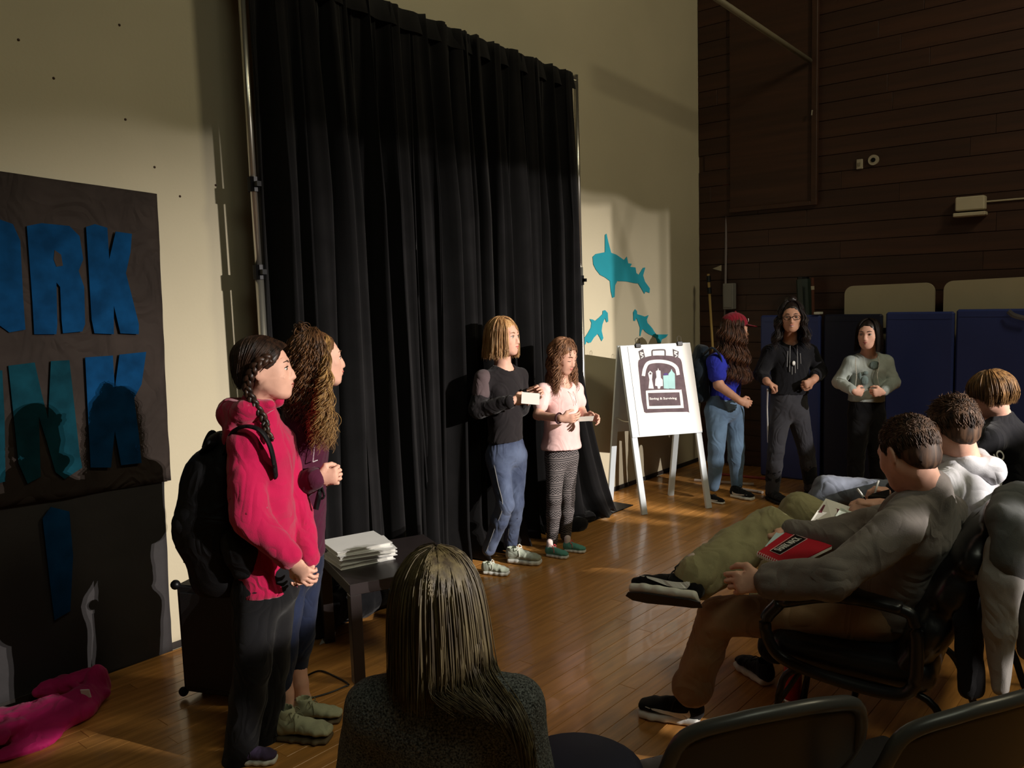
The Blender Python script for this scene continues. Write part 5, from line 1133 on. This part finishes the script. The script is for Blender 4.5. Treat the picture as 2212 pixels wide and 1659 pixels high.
# papers on the second boy's lap
pp = empty('printed_sheet', D(1790, 1110, 3.1), 'white sheet with maroon banner on the lap of the boy in white', 'paper')
Q = quad([(1742, 1140), (1784, 1078), (1836, 1096), (1806, 1150)], (3.05, 3.22, 3.2, 2.98)); n = _n(np.cross(Q[1]-Q[0], Q[3]-Q[0])); n = n if n[2] > 0 else -n
t_ = MB(); t_.slab(Q, n, .003); t_.build('sheet', M_card, pp); t_ = MB(); t_.slab([uv(.52, .08, .004), uv(.78, .08, .004), uv(.78, .9, .004), uv(.52, .9, .004)], n, .0008); t_.build('maroon_banner', mat('maroon_ink', rgb(96, 26, 44), .7), pp)
ux = _n(uv(.3, 1)-uv(.3, 0)); uy = -np.cross(ux, n) if False else np.cross(n, ux)
text_on('INTO THE\nSHARK', uv(.22, .45, .005), ux, uy, n, (.06, .022), M_blk, pp, 'printed_text')
t_ = MB(); Q3 = quad([(1800, 1130), (1816, 1104), (1858, 1120), (1850, 1142)], (3.02, 3.12, 3.1, 2.98)); t_.slab([q+(0, 0, .012) for q in Q3], (0, 0, 1), .002); t_.build('note_card', mat('pale_paper', rgb(205, 215, 205), .7), label='pale green card lying over the printed sheet', cat='card')
def pen(a, b_, m, label):
    e = empty('pen', a, label, 'pen'); t_ = MB(); t_.tube([a, b_], .0045, 8); t_.build('barrel', m, e, True); t_ = MB(); t_.tube([b_, b_+_n(b_-a)*.012], [.004, .001], 8); t_.build('tip', M_blk, e)
pen(D(1852, 1056, 3.1), D(1866, 1074, 3.08), M_wm, 'white pen in the hand of the boy in white')
pen(D(1898, 1038, 3.72), D(1888, 1070, 3.7), M_wm, 'pale pen in the hand of the farthest boy')
pen(D(1889, 958, 3.3), D(1903, 962, 3.3), M_wm, 'small white pen tip behind the head of the boy in dark grey') if False else None
t_ = MB(); Q4 = quad([(1875, 1078), (1885, 1072), (1922, 1062), (1920, 1080)], (3.6, 3.6, 3.6, 3.5)); t_.slab(Q4, (0, 0, 1), .012); t_.build('dark_tablet', M_blk, label='dark flat tablet under the far boy\'s hand', cat='tablet')
# boy in black with light brown hair
CH3, CW3, CR3 = guest_chair(D(2205, 1250, 3.92)*[1, 1, 0]+YAW(146)*.05, 146, 'farthest black padded armchair, holding the boy in black')
M = HM(2140, 852, 3.92, 138, -10); s = .95
hip = CW3(0, -.06, .56); neck = D(2156, 900, 3.95)
shA, shB = D(2140, 955, 3.78), D(2172, 935, 4.14); elA, elB = D(2050, 1030, 3.78), D(2060, 1010, 4.15); wrA, wrB = D(1925, 1062, 3.74), D(1960, 1050, 4.1)
P10, T10 = figure('person with light brown bowl-cut hair in black shirt, seated farthest away', hip*[1, 1, 0]+fj*.4, M, s, neck, (shA, shB), (elA, elB), (wrA, wrB),
    [(YAW(170)+UW*.2, -UW, 1, (.6, .7, .5)), (YAW(160), -UW, -1, (.6, .7, .5))], hip, 150, M_blkj, 'shirt', cw=.155, cd=.11, waist_w=.14, waist_d=.11, hem=hip, hemw=.15, hemd=.12, ar=(.043, .037, .026), sl=(.062, .055, .045), seed=71, h=.005, th=.008, neck_r=.05)
hlb = hairmat('hair_mopbrown', rgb(150, 112, 70), rgb(72, 50, 32)); R, t = M[:3, :3], M[:3, 3]
facebits(P10, M, s, 0); haircap(M, s, hlb, P10, rx=.088, ry=.104, rz=.092, low=.0)
gs = fall_guides(M, s, [0, 35, 60, 90, 120, 150, 180, 210, 240, 270, 300, 325, 359], lambda p: .055 if 60 < p < 300 else .0, flare=-.012, rx=.092, ry=.110); strands('hair', gs, 1400, .0018, hlb, P10, jit=.004, K=16, seed=45)
kn3 = D(1790, 1058, 4.0); S = Solid(.007); S.cap(hip+fj*.05, kn3, .090, .072, .03); S.cap(kn3, D(1745, 1120, 3.95), .070, .060, .03); S.cap(D(1745, 1120, 3.95), D(1730, 1290, 3.9), .060, .055, .03); S.build('trousers', cloth('grey_denim', rgb(112, 118, 132), bscale=600, var=.2), P10, wr=.014, wf=30, seed=29)
shoe(P10, D(1735, 1305, 3.9)*[1, 1, 0]+(0, 0, 0), D(1680, 1280, 4.05)*[1, 1, 0], M_bs, M_white_sole, h=.007)
text_on('NO', D(2155, 990, 3.70), YAW(20)+UW*.5, _n(UW-YAW(0)*.6), None, (.07, .05), M_wm, T10, 'sleeve_print') 
# extra chair in the row and the coat over it
# ---- blonde girl seen from behind ----
hbk = hairmat('hair_darkblonde', rgb(104, 92, 62), rgb(62, 52, 38), rough=.5)
M = HM(948, 1300, 1.72, 84, -4); s = .98
hip = D(948, 1640, 1.78); hip[2] = .50; neck = D(955, 1475, 1.70)
shA, shB = D(812, 1532, 1.72), D(1108, 1530, 1.68); elA, elB = D(782, 1700, 1.78), D(1138, 1700, 1.70); wrA, wrB = D(860, 1790, 2.0), D(1060, 1790, 1.98)
M_knit = cloth('charcoal_boucle', rgb(130, 136, 136), bump=1, bscale=230, bdist=.008, var=.6, vscale=240, col2=rgb(22, 24, 26))
P11, T11 = figure('person with long straight dark blonde hair in speckled charcoal sweater, seen from behind', G(955, 1900), M, s, neck, (shA, shB), (elA, elB), (wrA, wrB),
    [(YAW(60), -UW, -1, (.4, .5, .4)), (YAW(120), -UW, 1, (.4, .5, .4))], hip, 84, M_knit, 'sweater', cw=.15, cd=.11, waist_w=.15, waist_d=.12, hem=hip, hemw=.17, hemd=.13, ar=(.044, .038, .026), sl=(.066, .064, .054), seed=81, twr=.004, twf=24, neck_r=.05, th=.005)
S = Solid(.007)
for q in (-.09, .09): k_ = hip+YAW(84)*.42+YAW(0)*q; S.cap(hip+YAW(0)*q, k_, .08, .062, .03); S.cap(k_, k_*[1, 1, 0]+YAW(84)*.03+(0, 0, .10), .058, .045, .02)
S.build('trousers', M_dkjean, P11, wr=.005, wf=26)
for q in (-.09, .09): a = (hip+YAW(84)*.42+YAW(0)*q)*[1, 1, 0]; shoe(P11, a-YAW(84)*.03, a+YAW(84)*.21, M_bs, M_white_sole, h=.007)
haircap(M, s, hbk, P11, low=-.03, wr=0)
R, t = M[:3, :3], M[:3, 3]; HW_ = lambda x, y, z: R @ np.array([x, y, z])*s+t
gl_ = fall_guides(M, s, [300, 280, 258, 236, 214, 196, 184], lambda p: .20, flare=.012)
ends = {178: [(990, 1535, 1.565)], 158: [(1030, 1540, 1.57)], 138: [(1068, 1545, 1.575)], 118: [(1100, 1560, 1.58), (1128, 1625, 1.58)], 96: [(1112, 1555, 1.585), (1138, 1660, 1.58)], 70: [(1128, 1560, 1.60), (1148, 1650, 1.58), (1142, 1710, 1.60)]}
gr_ = [fall_guides(M, s, [a], .15, flare=.012)[0]+[D(*q) for q in e_] for a, e_ in ends.items()]
strands('hair', gl_, 1900, .0016, hbk, P11, jit=.006, K=22, seed=51, lenvar=.28, grow=.9)
strands('hair_right', gr_, 2600, .0016, hbk, P11, jit=.006, K=24, seed=52, lenvar=.22, grow=.9)
S = Solid(.005); S.loft([HW_(0, -.035, .02), D(955, 1400, 1.66), D(958, 1480, 1.64)], [(.070, .05), (.072, .040), (.070, .034)], YAW(0), .03); S.build('hair_under', hbk, P11, wr=.004, wf=200, ws=(1, 1, .1))
# folding chairs near the camera
M_ftube = mat('grey_enamel', rgb(74, 75, 74), .34, metal=.2)
M_fold = mat('charcoal_plastic', rgb(40, 39, 41), .38, bump=.1, bscale=300, var=.08)
def fold_chair(loc, yaw, label, group='folding chairs in the row nearest the camera', tilt=.0, full=True):
    f = YAW(yaw); R = np.stack([np.cross(f, UW), f, UW], 1); e = bpy.data.objects.new('folding_chair', None); e.matrix_world = Matrix(M4(R, loc).tolist()); WM[e.name] = e.matrix_world.copy(); link(e, None, label, 'chair', group)
    W_ = lambda x, y, z: R @ np.array([x, y, z])+np.asarray(loc)
    # curved back panel
    V = []; F_ = []; nx, nz = 28, 10
    for j in range(nz+1):
        v = j/nz
        for i in range(nx+1):
            u = -1+2*i/nx; zz = (1-abs(u)**3.2); x = u*.228; zt = .812-.075*abs(u)**2.6; zb_ = .585+.06*abs(u)**2.4; z = zb_+(zt-zb_)*v; y = -.185-(z-.6)*.25-.045*(1-u*u); V.append(W_(x, y, z))
    for j in range(nz):
        for i in range(nx): a = j*(nx+1)+i; F_.append([a, a+1, a+nx+2, a+nx+1])
    o = mesh_np('back_panel', V, F_, M_fold, e, True); m_ = o.modifiers.new('t', 'SOLIDIFY'); m_.thickness = .012
    b = MB(); b.tube(spline([W_(-.235, .24, .012), W_(-.235, .05, .36), W_(-.235, -.12, .56), W_(-.232, -.20, .68), W_(-.20, -.235, .775), W_(-.10, -.27, .812), W_(0, -.28, .820), W_(.10, -.27, .812), W_(.20, -.235, .775), W_(.232, -.20, .68), W_(.235, -.12, .56), W_(.235, .05, .36), W_(.235, .24, .012)], 7), .016, 10); b.build('back_frame', M_ftube, e, True)
    for q in (-1, 1):
        b = MB(); b.tube([W_(q*.215, -.25, .012), W_(q*.215, .0, .30), W_(q*.215, .14, .44)], .011, 8); b.build('rear_leg', M_tube, e, True)
    b = MB(); b.tube([W_(-.215, -.2, .07), W_(.215, -.2, .07)], .009, 6); b.build('crossbar', M_tube, e)
    S = Solid(.007); S.box(W_(0, .03, .44), (.205, .20, .017), R, rd=.016); S.ell(W_(0, .03, .455), (.17, .17, .012), R, .02); S.build('seat', M_fold, e)
    return e, W_
F1 = fold_chair(D(1650, 1600, 1.67)*[1, 1, 0]+YAW(105)*.20, 105, 'dark folding chair at the bottom edge, left of the pair'); F2 = fold_chair(D(2085, 1600, 1.67)*[1, 1, 0]+YAW(110)*.20, 110, 'dark folding chair at the bottom right corner')
# ================= props =================
# low black table
M_tabl = mat('black_brown_laminate', rgb(44, 38, 38), .33, bump=.05, bscale=60, var=.12, spec=.5)
def fit(px, py, z): return G(px, py, z)
c0, c1 = fit(755, 1264, .45), fit(992, 1219, .45); ux = _n(c1-c0); uy = np.cross(UW, ux); L = .55; tb = empty('side_table', (c0+ux*L/2+uy*L/2)*[1, 1, 0], 'low square black-brown table with binders on it', 'table')
R = np.stack([ux, uy, UW], 1); o0 = c0*[1, 1, 0]
t_ = MB(M4(R, o0)); t_.box((0, 0, .40), (L, L, .45), bev=.002); t_.build('tabletop', M_tabl, tb)
for x in (0, L-.05):
    for y in (0, L-.05): t_ = MB(M4(R, o0)); t_.box((x, y, 0), (x+.05, y+.05, .40), bev=.002); t_.build('leg', M_tabl, tb)
# binders and papers
M_wb = mat('white_binder', rgb(232, 232, 230), .4, var=.03)
corner = fit(737, 1233, .45)
for i, (rz, dx, dy, th) in enumerate(((.10, .0, .0, .022), (.02, .004, .006, .022), (-.06, -.004, .004, .020), (.07, -.012, .008, .020))):
    ang = rz; Rb = R @ np.array([[math.cos(ang), -math.sin(ang), 0], [math.sin(ang), math.cos(ang), 0], [0, 0, 1]])
    z0 = .4505+sum((.022, .022, .020, .020)[:i]); tl = (0, 0, 0)
    e = empty('ring_binder', corner+R @ np.array([dx, dy, z0-.45]), ['white ring binder at the bottom of the stack on the low table', 'white ring binder second from the bottom on the low table', 'white ring binder second from the top on the low table', 'top white ring binder of the stack, slightly twisted'][i], 'binder', 'ring binders stacked on the low table')
    base = corner*[1, 1, 0]+R @ np.array([dx, dy, 0])+(0, 0, z0)
    t_ = MB(M4(Rb, base)); t_.box((0, 0, 0), (.27, .24, .002), bev=.0008); t_.build('cover', M_wb, e); t_ = MB(M4(Rb, base)); t_.box((0, 0, th-.003), (.27, .24, th-.001), bev=.0008); t_.build('cover', M_wb, e)
    t_ = MB(M4(Rb, base)); t_.box((0, .237, .002), (.27, .24, th-.003), bev=.0008); t_.build('spine', M_wb, e)
    t_ = MB(M4(Rb, base)); t_.box((.006, .01, .0025), (.262, .232, th-.005)); t_.build('pages', mat('page_stack', rgb(220, 218, 210), .8, bump=.6, bscale=300, stretch=(.1, .1, 8)), e)
    t_ = MB(M4(Rb, base))
    for k in range(3): t_.tube([(.06+.075*k, .20+.02*math.cos(a), th/2+(th/2-.004)*math.sin(a)) for a in np.linspace(0, 6.28, 12, endpoint=False)], .0015, 4, closed=True, up=(1, 0, 0))
    t_.build('rings', M_metal, e, kind='stuff')
# loose papers under the table
for i, (q, lb) in enumerate(((((700, 1372), (726, 1366), (722, 1380), (690, 1394)), 'white leaflet lying on the floor behind the table leg'), (((640, 1384), (668, 1378), (664, 1394), (640, 1398)), 'white leaflet on the floor behind the standing girls'))):
    t_ = MB(); t_.slab([G(*p)+(0, 0, .001) for p in q], (0, 0, 1), .002); t_.build('leaflet', M_card, label=lb, cat='paper')
b = MB(); b.tube(spline([G(590, 1500)+(0, 0, .006), G(640, 1515)+(0, 0, .006), G(700, 1503)+(0, 0, .006), G(742, 1487)+(0, 0, .006), G(752, 1480)+(0, 0, .006), G(720, 1462)+(0, 0, .006), G(690, 1452)+(0, 0, .006), G(655, 1466)+(0, 0, .006)], 8), .004, 5); b.build('power_cord', M_blk, label='thin black cord curling on the floor beside the table leg', cat='cord')
# dark clothes pile behind the table
S = Solid(.009); e = empty('dark_bag', G(800, 1330), 'dark bag slumped on the floor behind the low table', 'bag')
S.ell(G(700, 1375)+(0, .05, .10), (.16, .10, .11), k=.05); S.ell(G(790, 1335)+(0, .05, .09), (.18, .10, .10), k=.05); S.ell(G(850, 1310)+(0, .05, .07), (.12, .08, .08), k=.05); S.build('fabric', M_dark, e, wr=.014, wf=24, seed=4)
# amplifier
M_amp = mat('black_amp_vinyl', rgb(20, 20, 22), .6, bump=.3, bscale=300); a0 = fit(398, 1508, 0); 
ux = _n(YAW(-18)); Ra = np.stack([ux, np.cross(UW, ux), UW], 1); am = empty('speaker_case', a0+Ra @ np.array([.14, .1, 0]), 'tall black speaker case with corner caps beside the wall', 'speaker'); Mx = M4(Ra, a0)
t_ = MB(Mx); t_.box((0, 0, .03), (.30, .17, .50), bev=.008); t_.build('cabinet', M_amp, am)
t_ = MB(Mx); t_.box((.02, -.006, .06), (.28, 0, .47), bev=.002); t_.build('grille', mat('dark_grille', rgb(28, 28, 30), .5, bump=.8, bscale=500), am)
for x in (0, .30):
    for y in (0, .17):
        for z in (.03, .50): t_ = MB(Mx); t_.ball((x, y, z), .021, nu=10, nv=7); t_.build('corner_cap', M_blk, am, True)
for x in (.05, .25):
    t_ = MB(Mx); t_.tube([(x-.015, .085, .022), (x+.015, .085, .022)], .022, 12); t_.build('caster', M_blk, am)
t_ = MB(Mx); t_.tube(spline([(.05, .085, .50), (.06, .085, .535), (.15, .085, .545), (.24, .085, .535), (.25, .085, .50)], 5), .008, 6); t_.build('carry_handle', M_metal, am, True)
# pink jacket on the floor
M_pj = cloth('hot_pink_nylon', rgb(206, 34, 112), rough=.65, bump=.2, bscale=60, var=.25, vscale=7); pj = empty('pink_jacket', G(110, 1590), 'hot pink jacket crumpled on the floor below the banner', 'jacket')
S = Solid(.007)
rj_ = random.Random(6)
for (x, y, rx, ry, rz, dz) in ((20, 1590, .15, .09, .05, .04), (90, 1580, .14, .09, .05, .04), (150, 1560, .11, .08, .045, .045), (60, 1622, .13, .05, .022, .02), (185, 1535, .08, .06, .05, .05), (215, 1512, .050, .05, .075, .08), (180, 1500, .09, .04, .04, .07), (120, 1508, .09, .045, .04, .05), (-40, 1600, .13, .10, .06, .05)):
    S.ell(G(x, y)+(0, 0, dz), (rx, ry, rz), k=.045)
for i in range(22):   # folds and flaps
    t0_ = rj_.random(); x, y = -30+230*t0_+rj_.uniform(-12, 12), 1612-85*t0_+rj_.uniform(-22, 22); a_ = rj_.uniform(0, 3.1); c = G(x, y)+(0, 0, .055+.03*rj_.random()); v_ = np.array([math.cos(a_), math.sin(a_), rj_.uniform(-.15, .15)])*rj_.uniform(.05, .10); S.cap(c-v_, c+v_, .010+.010*rj_.random(), .008, .022)
S.build('fabric', M_pj, pj, wr=.010, wf=40, seed=12)
t_ = MB(); c = G(208, 1530)+(0, 0, .10)+YAW(-90)*.07; q = frame(YAW(90)+UW*.3); t_.box((-.018, -.002, -.02), (.018, .002, .02), R=q, c=c); t_.build('care_tag', M_wm, pj, label='white sewn-in label')
# easel
M_ew = mat('white_easel_paint', rgb(205, 214, 220), .45, var=.04); FL, FR = G(1392, 1112), G(1531, 1098); RL, RR = G(1318, 1080), G(1449, 1070)
TL = D(1343, 748, 6.30); TR = TL+(FR-FL); 
tz = (TL[2]+TR[2])/2; mid = ((FL+RL)/2+(FR+RR)/2)/2; ax = _n((FR-FL)+(RR-RL)); nf = _n(np.cross(UW, ax)); nf = nf if np.dot(nf, -HW) > 0 else -nf   # towards the viewer
wd = .50; apex = lambda q: np.array([(TL[0]+TR[0])/2, (TL[1]+TR[1])/2, tz])+ax*q
ea = empty('easel_sign', mid*[1, 1, 0], 'white wooden A-frame easel holding a hand-drawn backpack poster', 'easel')
def bar(p, q, w, d_, name, m=M_ew, par=ea):
    a_ = _n(q-p); xx = _n(ax-a_*np.dot(ax, a_)); yy = np.cross(a_, xx); L_ = np.linalg.norm(q-p); t_ = MB(M4(np.stack([xx, yy, a_], 1), p)); t_.box((-w/2, -d_/2, 0), (w/2, d_/2, L_), bev=.003); return t_.build(name, m, par)
fl_, fr_ = FL, FR; bl_, br_ = RL, RR
tl = TL; tr = TR
for a_, b_, nm in ((fl_, tl+nf*.0, 'front_leg'), (fr_, tr+nf*.0, 'front_leg')): bar(a_+(0, 0, .0), b_-ax*.0, .045, .03, nm)
for a_, b_ in ((bl_, tl-nf*.04), (br_, tr-nf*.04)): bar(a_, b_, .045, .03, 'rear_leg')
# board in the plane of the front legs
up_ = lambda f_: (fl_*(1-f_)+tl*f_, fr_*(1-f_)+tr*f_)
b0, b1 = up_(.455), up_(1.0); nn = _n(np.cross(b0[1]-b0[0], b1[0]-b0[0])); nn = nn if np.dot(nn, nf) > 0 else -nn
Qb = [b0[0]-ax*.022+nn*.017, b0[1]+ax*.022+nn*.017, b1[1]+ax*.022+nn*.017, b1[0]-ax*.022+nn*.017]
t_ = MB(); t_.slab(Qb, nn, .010); t_.build('board', M_ew, ea)
t_ = MB(); Qr = [b0[0]-ax*.022-nf*.30*.545-nn*.0, b0[1]+ax*.022-nf*.30*.545, b1[1]-nf*.055, b1[0]-nf*.055]
rb0, rb1 = bl_*(.545)+ (tl-nf*.04)*.455, br_*(.545)+(tr-nf*.04)*.455; t_.slab([rb0, rb1, tr-nf*.06, tl-nf*.06], -nf, .008); t_.build('rear_board', M_ew, ea)
b = MB(); qq = [(fl_*.45+tl*.55)-nf*.0, (fl_*.42+tl*.58)*.5+(bl_*.42+tl*.58)*.5-(0, 0, .05), (bl_*.45+tl*.55)]; b.tube(spline(qq, 6), .005, 6); b.build('spreader_chain', M_metal, ea, True)
uq = lambda u, v, o=0: (1-v)*((1-u)*Qb[3]+u*Qb[2])+v*((1-u)*Qb[0]+u*Qb[1])+nn*(.010+o)
# poster sheet, drawing
px0, px1, py1 = .10, 1.0, .985
po = empty('backpack_poster', uq(.5, .5), 'white poster with a drawn grey backpack clipped on the easel', 'poster')
t_ = MB(); t_.slab([uq(px0, .01, .001), uq(px1, .01, .001), uq(px1, py1, .001), uq(px0, py1, .001)], nn, .002); t_.build('paper', mat('white_poster', rgb(238, 236, 232), .7), po)
# drawing measured in the zoomed view of the easel: corners of the sheet at these points
import itertools
src = np.array([(440, 105), (985, 80), (1098, 862), (545, 905)], float); dst = np.array([(px0, .01), (px1, .01), (px1, py1), (px0, py1)], float)
Ah = []; bh_ = []
for (x, y), (u, v) in zip(src, dst): Ah += [[x, y, 1, 0, 0, 0, -u*x, -u*y], [0, 0, 0, x, y, 1, -v*x, -v*y]]; bh_ += [u, v]
Hm = np.append(np.linalg.solve(np.array(Ah), np.array(bh_)), 1).reshape(3, 3)
def e2(x, y): w = Hm @ np.array([x, y, 1]); return w[0]/w[2], w[1]/w[2]
M_pur = mat('plum_marker', rgb(96, 78, 84), .8, bump=.1, var=.25, vscale=18); M_pw = MATS['white_poster']; M_dk = mat('grey_marker', rgb(92, 84, 88), .8, var=.2)
def draw(name, pts, m, o): t_ = MB(); t_.slab([uq(*e2(x, y), o) for x, y in pts], nn, .0006); return t_.build(name, m, po)
def line(name, pts, r, m, o): t_ = MB(); t_.tube([uq(*e2(x, y), o) for x, y in pts], r, 6, flat=None); return t_.build(name, m, po)
draw('drawn_backpack', spline([(585, 690), (560, 560), (545, 400), (532, 250), (560, 215), (640, 190), (740, 186), (850, 195), (905, 225), (925, 330), (945, 450), (978, 680), (960, 690), (780, 692), (600, 700)], 4), M_pur, .0035)
def arc(pts, w, n_=10):
    P = spline(pts, n_); T_ = np.gradient(P, axis=0); T_ /= np.linalg.norm(T_, axis=1)[:, None]; N_ = np.stack([-T_[:, 1], T_[:, 0]], 1); return list(map(tuple, P+N_*w/2))+list(map(tuple, (P-N_*w/2)[::-1]))
draw('drawn_flap', arc([(577, 368), (590, 300), (625, 250), (720, 238), (810, 255), (865, 295), (882, 360)], 30), M_pw, .0045)
draw('drawn_handle', arc([(655, 190), (655, 145), (680, 138), (750, 136), (766, 145), (768, 188)], 12), M_dk, .004)
for P in ([(535, 148), (575, 128), (594, 205), (550, 225)], [(832, 128), (886, 152), (880, 212), (838, 190)]): draw('drawn_strap', P, M_dk, .004)
for x_, y_ in ((562, 180), (858, 172)): draw('drawn_zigzag', arc([(x_-14, y_-22), (x_+14, y_-14), (x_-10, y_), (x_+14, y_+12), (x_-4, y_+30)], 7, 4), M_pw, .0048)
draw('drawn_pocket', spline([(598, 505), (612, 498), (740, 492), (895, 492), (912, 502), (930, 640), (915, 655), (760, 660), (630, 662), (610, 650), (598, 505)], 3)[:-1], M_pw, .0045)
draw('pocket_panel', [(618, 520), (892, 514), (905, 632), (628, 638)], M_pur, .0054)
M_lt = mat('pale_teal_marker', rgb(170, 215, 215), .8, var=.1)
draw('drawn_bottle', [(622, 480), (630, 400), (618, 345), (636, 322), (656, 340), (652, 400), (668, 482)], M_pw, .0045)
draw('drawn_bottle_eye', [(630, 340), (646, 338), (648, 354), (632, 356)], M_dk, .0055)
draw('drawn_bottle', [(680, 455), (682, 400), (692, 380), (686, 325), (702, 318), (706, 296), (712, 318), (726, 322), (730, 385), (746, 402), (748, 458), (728, 460), (722, 482), (704, 482), (700, 460)], M_pw, .0045)
draw('drawn_bottle', [(756, 480), (750, 365), (796, 362), (802, 484)], M_lt, .0045); draw('drawn_lid', [(752, 362), (758, 345), (785, 342), (796, 360)], mat('violet_marker', rgb(84, 66, 130), .8), .0046)
draw('drawn_bottle', [(800, 480), (796, 350), (816, 325), (822, 305), (830, 325), (852, 350), (856, 484)], M_lt, .0047)
v1, v2 = uq(*e2(630, 572), .0066), uq(*e2(868, 568), .0066); ux = _n(v2-v1); text_on('Saving & Surviving', (v1+v2)/2, ux, np.cross(nn, ux), nn, (np.linalg.norm(v2-v1), .022), M_pw, po, 'handwriting')
for u in (.245, .845):
    c = uq(u, .0, .012); e = empty('binder_clip', c, 'black binder clip at the %s top of the easel board' % ('left' if u < .5 else 'right'), 'clip', 'binder clips on the easel'); Rc = np.stack([ax, nn, np.cross(ax, nn)], 1); Rc = Rc if Rc[2, 2] > 0 else np.stack([ax, nn, -np.cross(ax, nn)], 1)
    t_ = MB(M4(Rc, c)); t_.box((-.022, -.022, -.022), (.022, .004, .012), bev=.004); t_.build('body', M_blk, e); t_ = MB(M4(Rc, c)); t_.tube([(-.014, -.01, .01), (-.016, -.01, .045), (0, -.01, .055), (.016, -.01, .045), (.014, -.01, .01)], .0022, 5); t_.build('wire_handle', M_metal if u > .5 else M_blk, e)
# grey coat over the chair at the right edge
CH4, CW4, CR4 = guest_chair(D(2580, 1500, 2.66)*[1, 1, 0], 120, 'black padded armchair at the right edge with a grey coat over it')
M_coat = cloth('grey_wool', rgb(150, 146, 142), var=.12); co = empty('grey_coat', D(2160, 1480, 2.4), 'grey coat hanging over the chair at the right edge', 'coat')
S = Solid(.007); S.loft([D(2205, 1092, 2.44), D(2200, 1140, 2.38), D(2192, 1215, 2.34)], [(.085, .05), (.095, .06), (.085, .055)], YAW(20), .03); S.loft([D(2235, 1090, 2.46), D(2240, 1220, 2.42), D(2240, 1400, 2.42)], [(.06, .05), (.07, .05), (.06, .04)], YAW(20), .03); S.loft([D(2205, 1085, 2.45), D(2300, 1065, 2.5), D(2470, 1050, 2.58)], [(.05, .03), (.035, .025), (.045, .03)], UW, .03); S.build('shoulders', cloth('dark_grey_wool', rgb(92, 94, 94)), co, wr=.013, wf=30, seed=2, ws=(1, 1, .35))
S = Solid(.006); S.loft([D(2178, 1190, 2.36), D(2164, 1260, 2.33), D(2164, 1360, 2.32), D(2160, 1485, 2.31)], [(.062, .05), (.052, .045), (.040, .036), (.030, .028)], YAW(20), .02); S.build('sleeve', M_coat, co, wr=.012, wf=34, seed=6, ws=(1, 1, .35))
S = Solid(.006); S.loft([D(2105, 1210, 2.44), D(2092, 1340, 2.42), D(2100, 1490, 2.40)], [(.040, .03), (.042, .03), (.045, .03)], YAW(20), .02); S.build('lining', M_dark, co, wr=.008, wf=26, seed=7)
# red bottle under the chair, dark seat in the foreground
bo = empty('drink_bottle', G(1712, 1520), 'clear-bottomed red bottle standing under the dark grey boy\'s chair', 'bottle'); c = G(1712, 1518)
def lathe(prof, c, seg=20):
    V = []; F_ = []
    for (r, z) in prof:
        for j in range(seg): a = 2*math.pi*j/seg; V.append((c[0]+r*math.cos(a), c[1]+r*math.sin(a), c[2]+z))
    for i in range(len(prof)-1):
        for j in range(seg): F_.append([i*seg+j, i*seg+(j+1) % seg, (i+1)*seg+(j+1) % seg, (i+1)*seg+j])
    F_.append(list(range(seg))[::-1]); F_.append([(len(prof)-1)*seg+j for j in range(seg)]); return V, F_
V, F_ = lathe([(.030, .001), (.036, .01), (.037, .05), (.036, .12), (.034, .15), (.020, .175), (.016, .18)], c); mesh_np('bottle_body', V, F_, mat('red_plastic_shell', rgb(196, 40, 36), .2, var=.2, vscale=20), bo, True)
V, F_ = lathe([(.018, .178), (.018, .20), (.012, .205)], c); mesh_np('bottle_cap', V, F_, M_blk, bo, True)
V, F_ = lathe([(.0375, .004), (.0385, .012), (.0375, .022)], c); mesh_np('chrome_ring', V, F_, M_metal, bo, True)
st = empty('stool', D(1245, 1700, 1.95)*[1, 1, 0], 'dark round-topped stool with a navy side at the bottom edge', 'stool'); cst = D(1245, 1672, 1.95)
V, F_ = lathe([(.02, .0), (.145, .004), (.165, .02), (.165, .045), (.14, .062), (.02, .068)], (cst[0], cst[1], cst[2]-.03), 28); mesh_np('cushion', V, F_, mat('navy_seat', rgb(20, 24, 48), .7, var=.2), st, True)
for k in range(4):
    a = math.pi/4+k*math.pi/2; t_ = MB(); t_.tube([(cst[0]+.11*math.cos(a), cst[1]+.11*math.sin(a), cst[2]-.03), (cst[0]+.15*math.cos(a), cst[1]+.15*math.sin(a), 0.0)], .011, 8); t_.build('leg', M_tube, st, True)
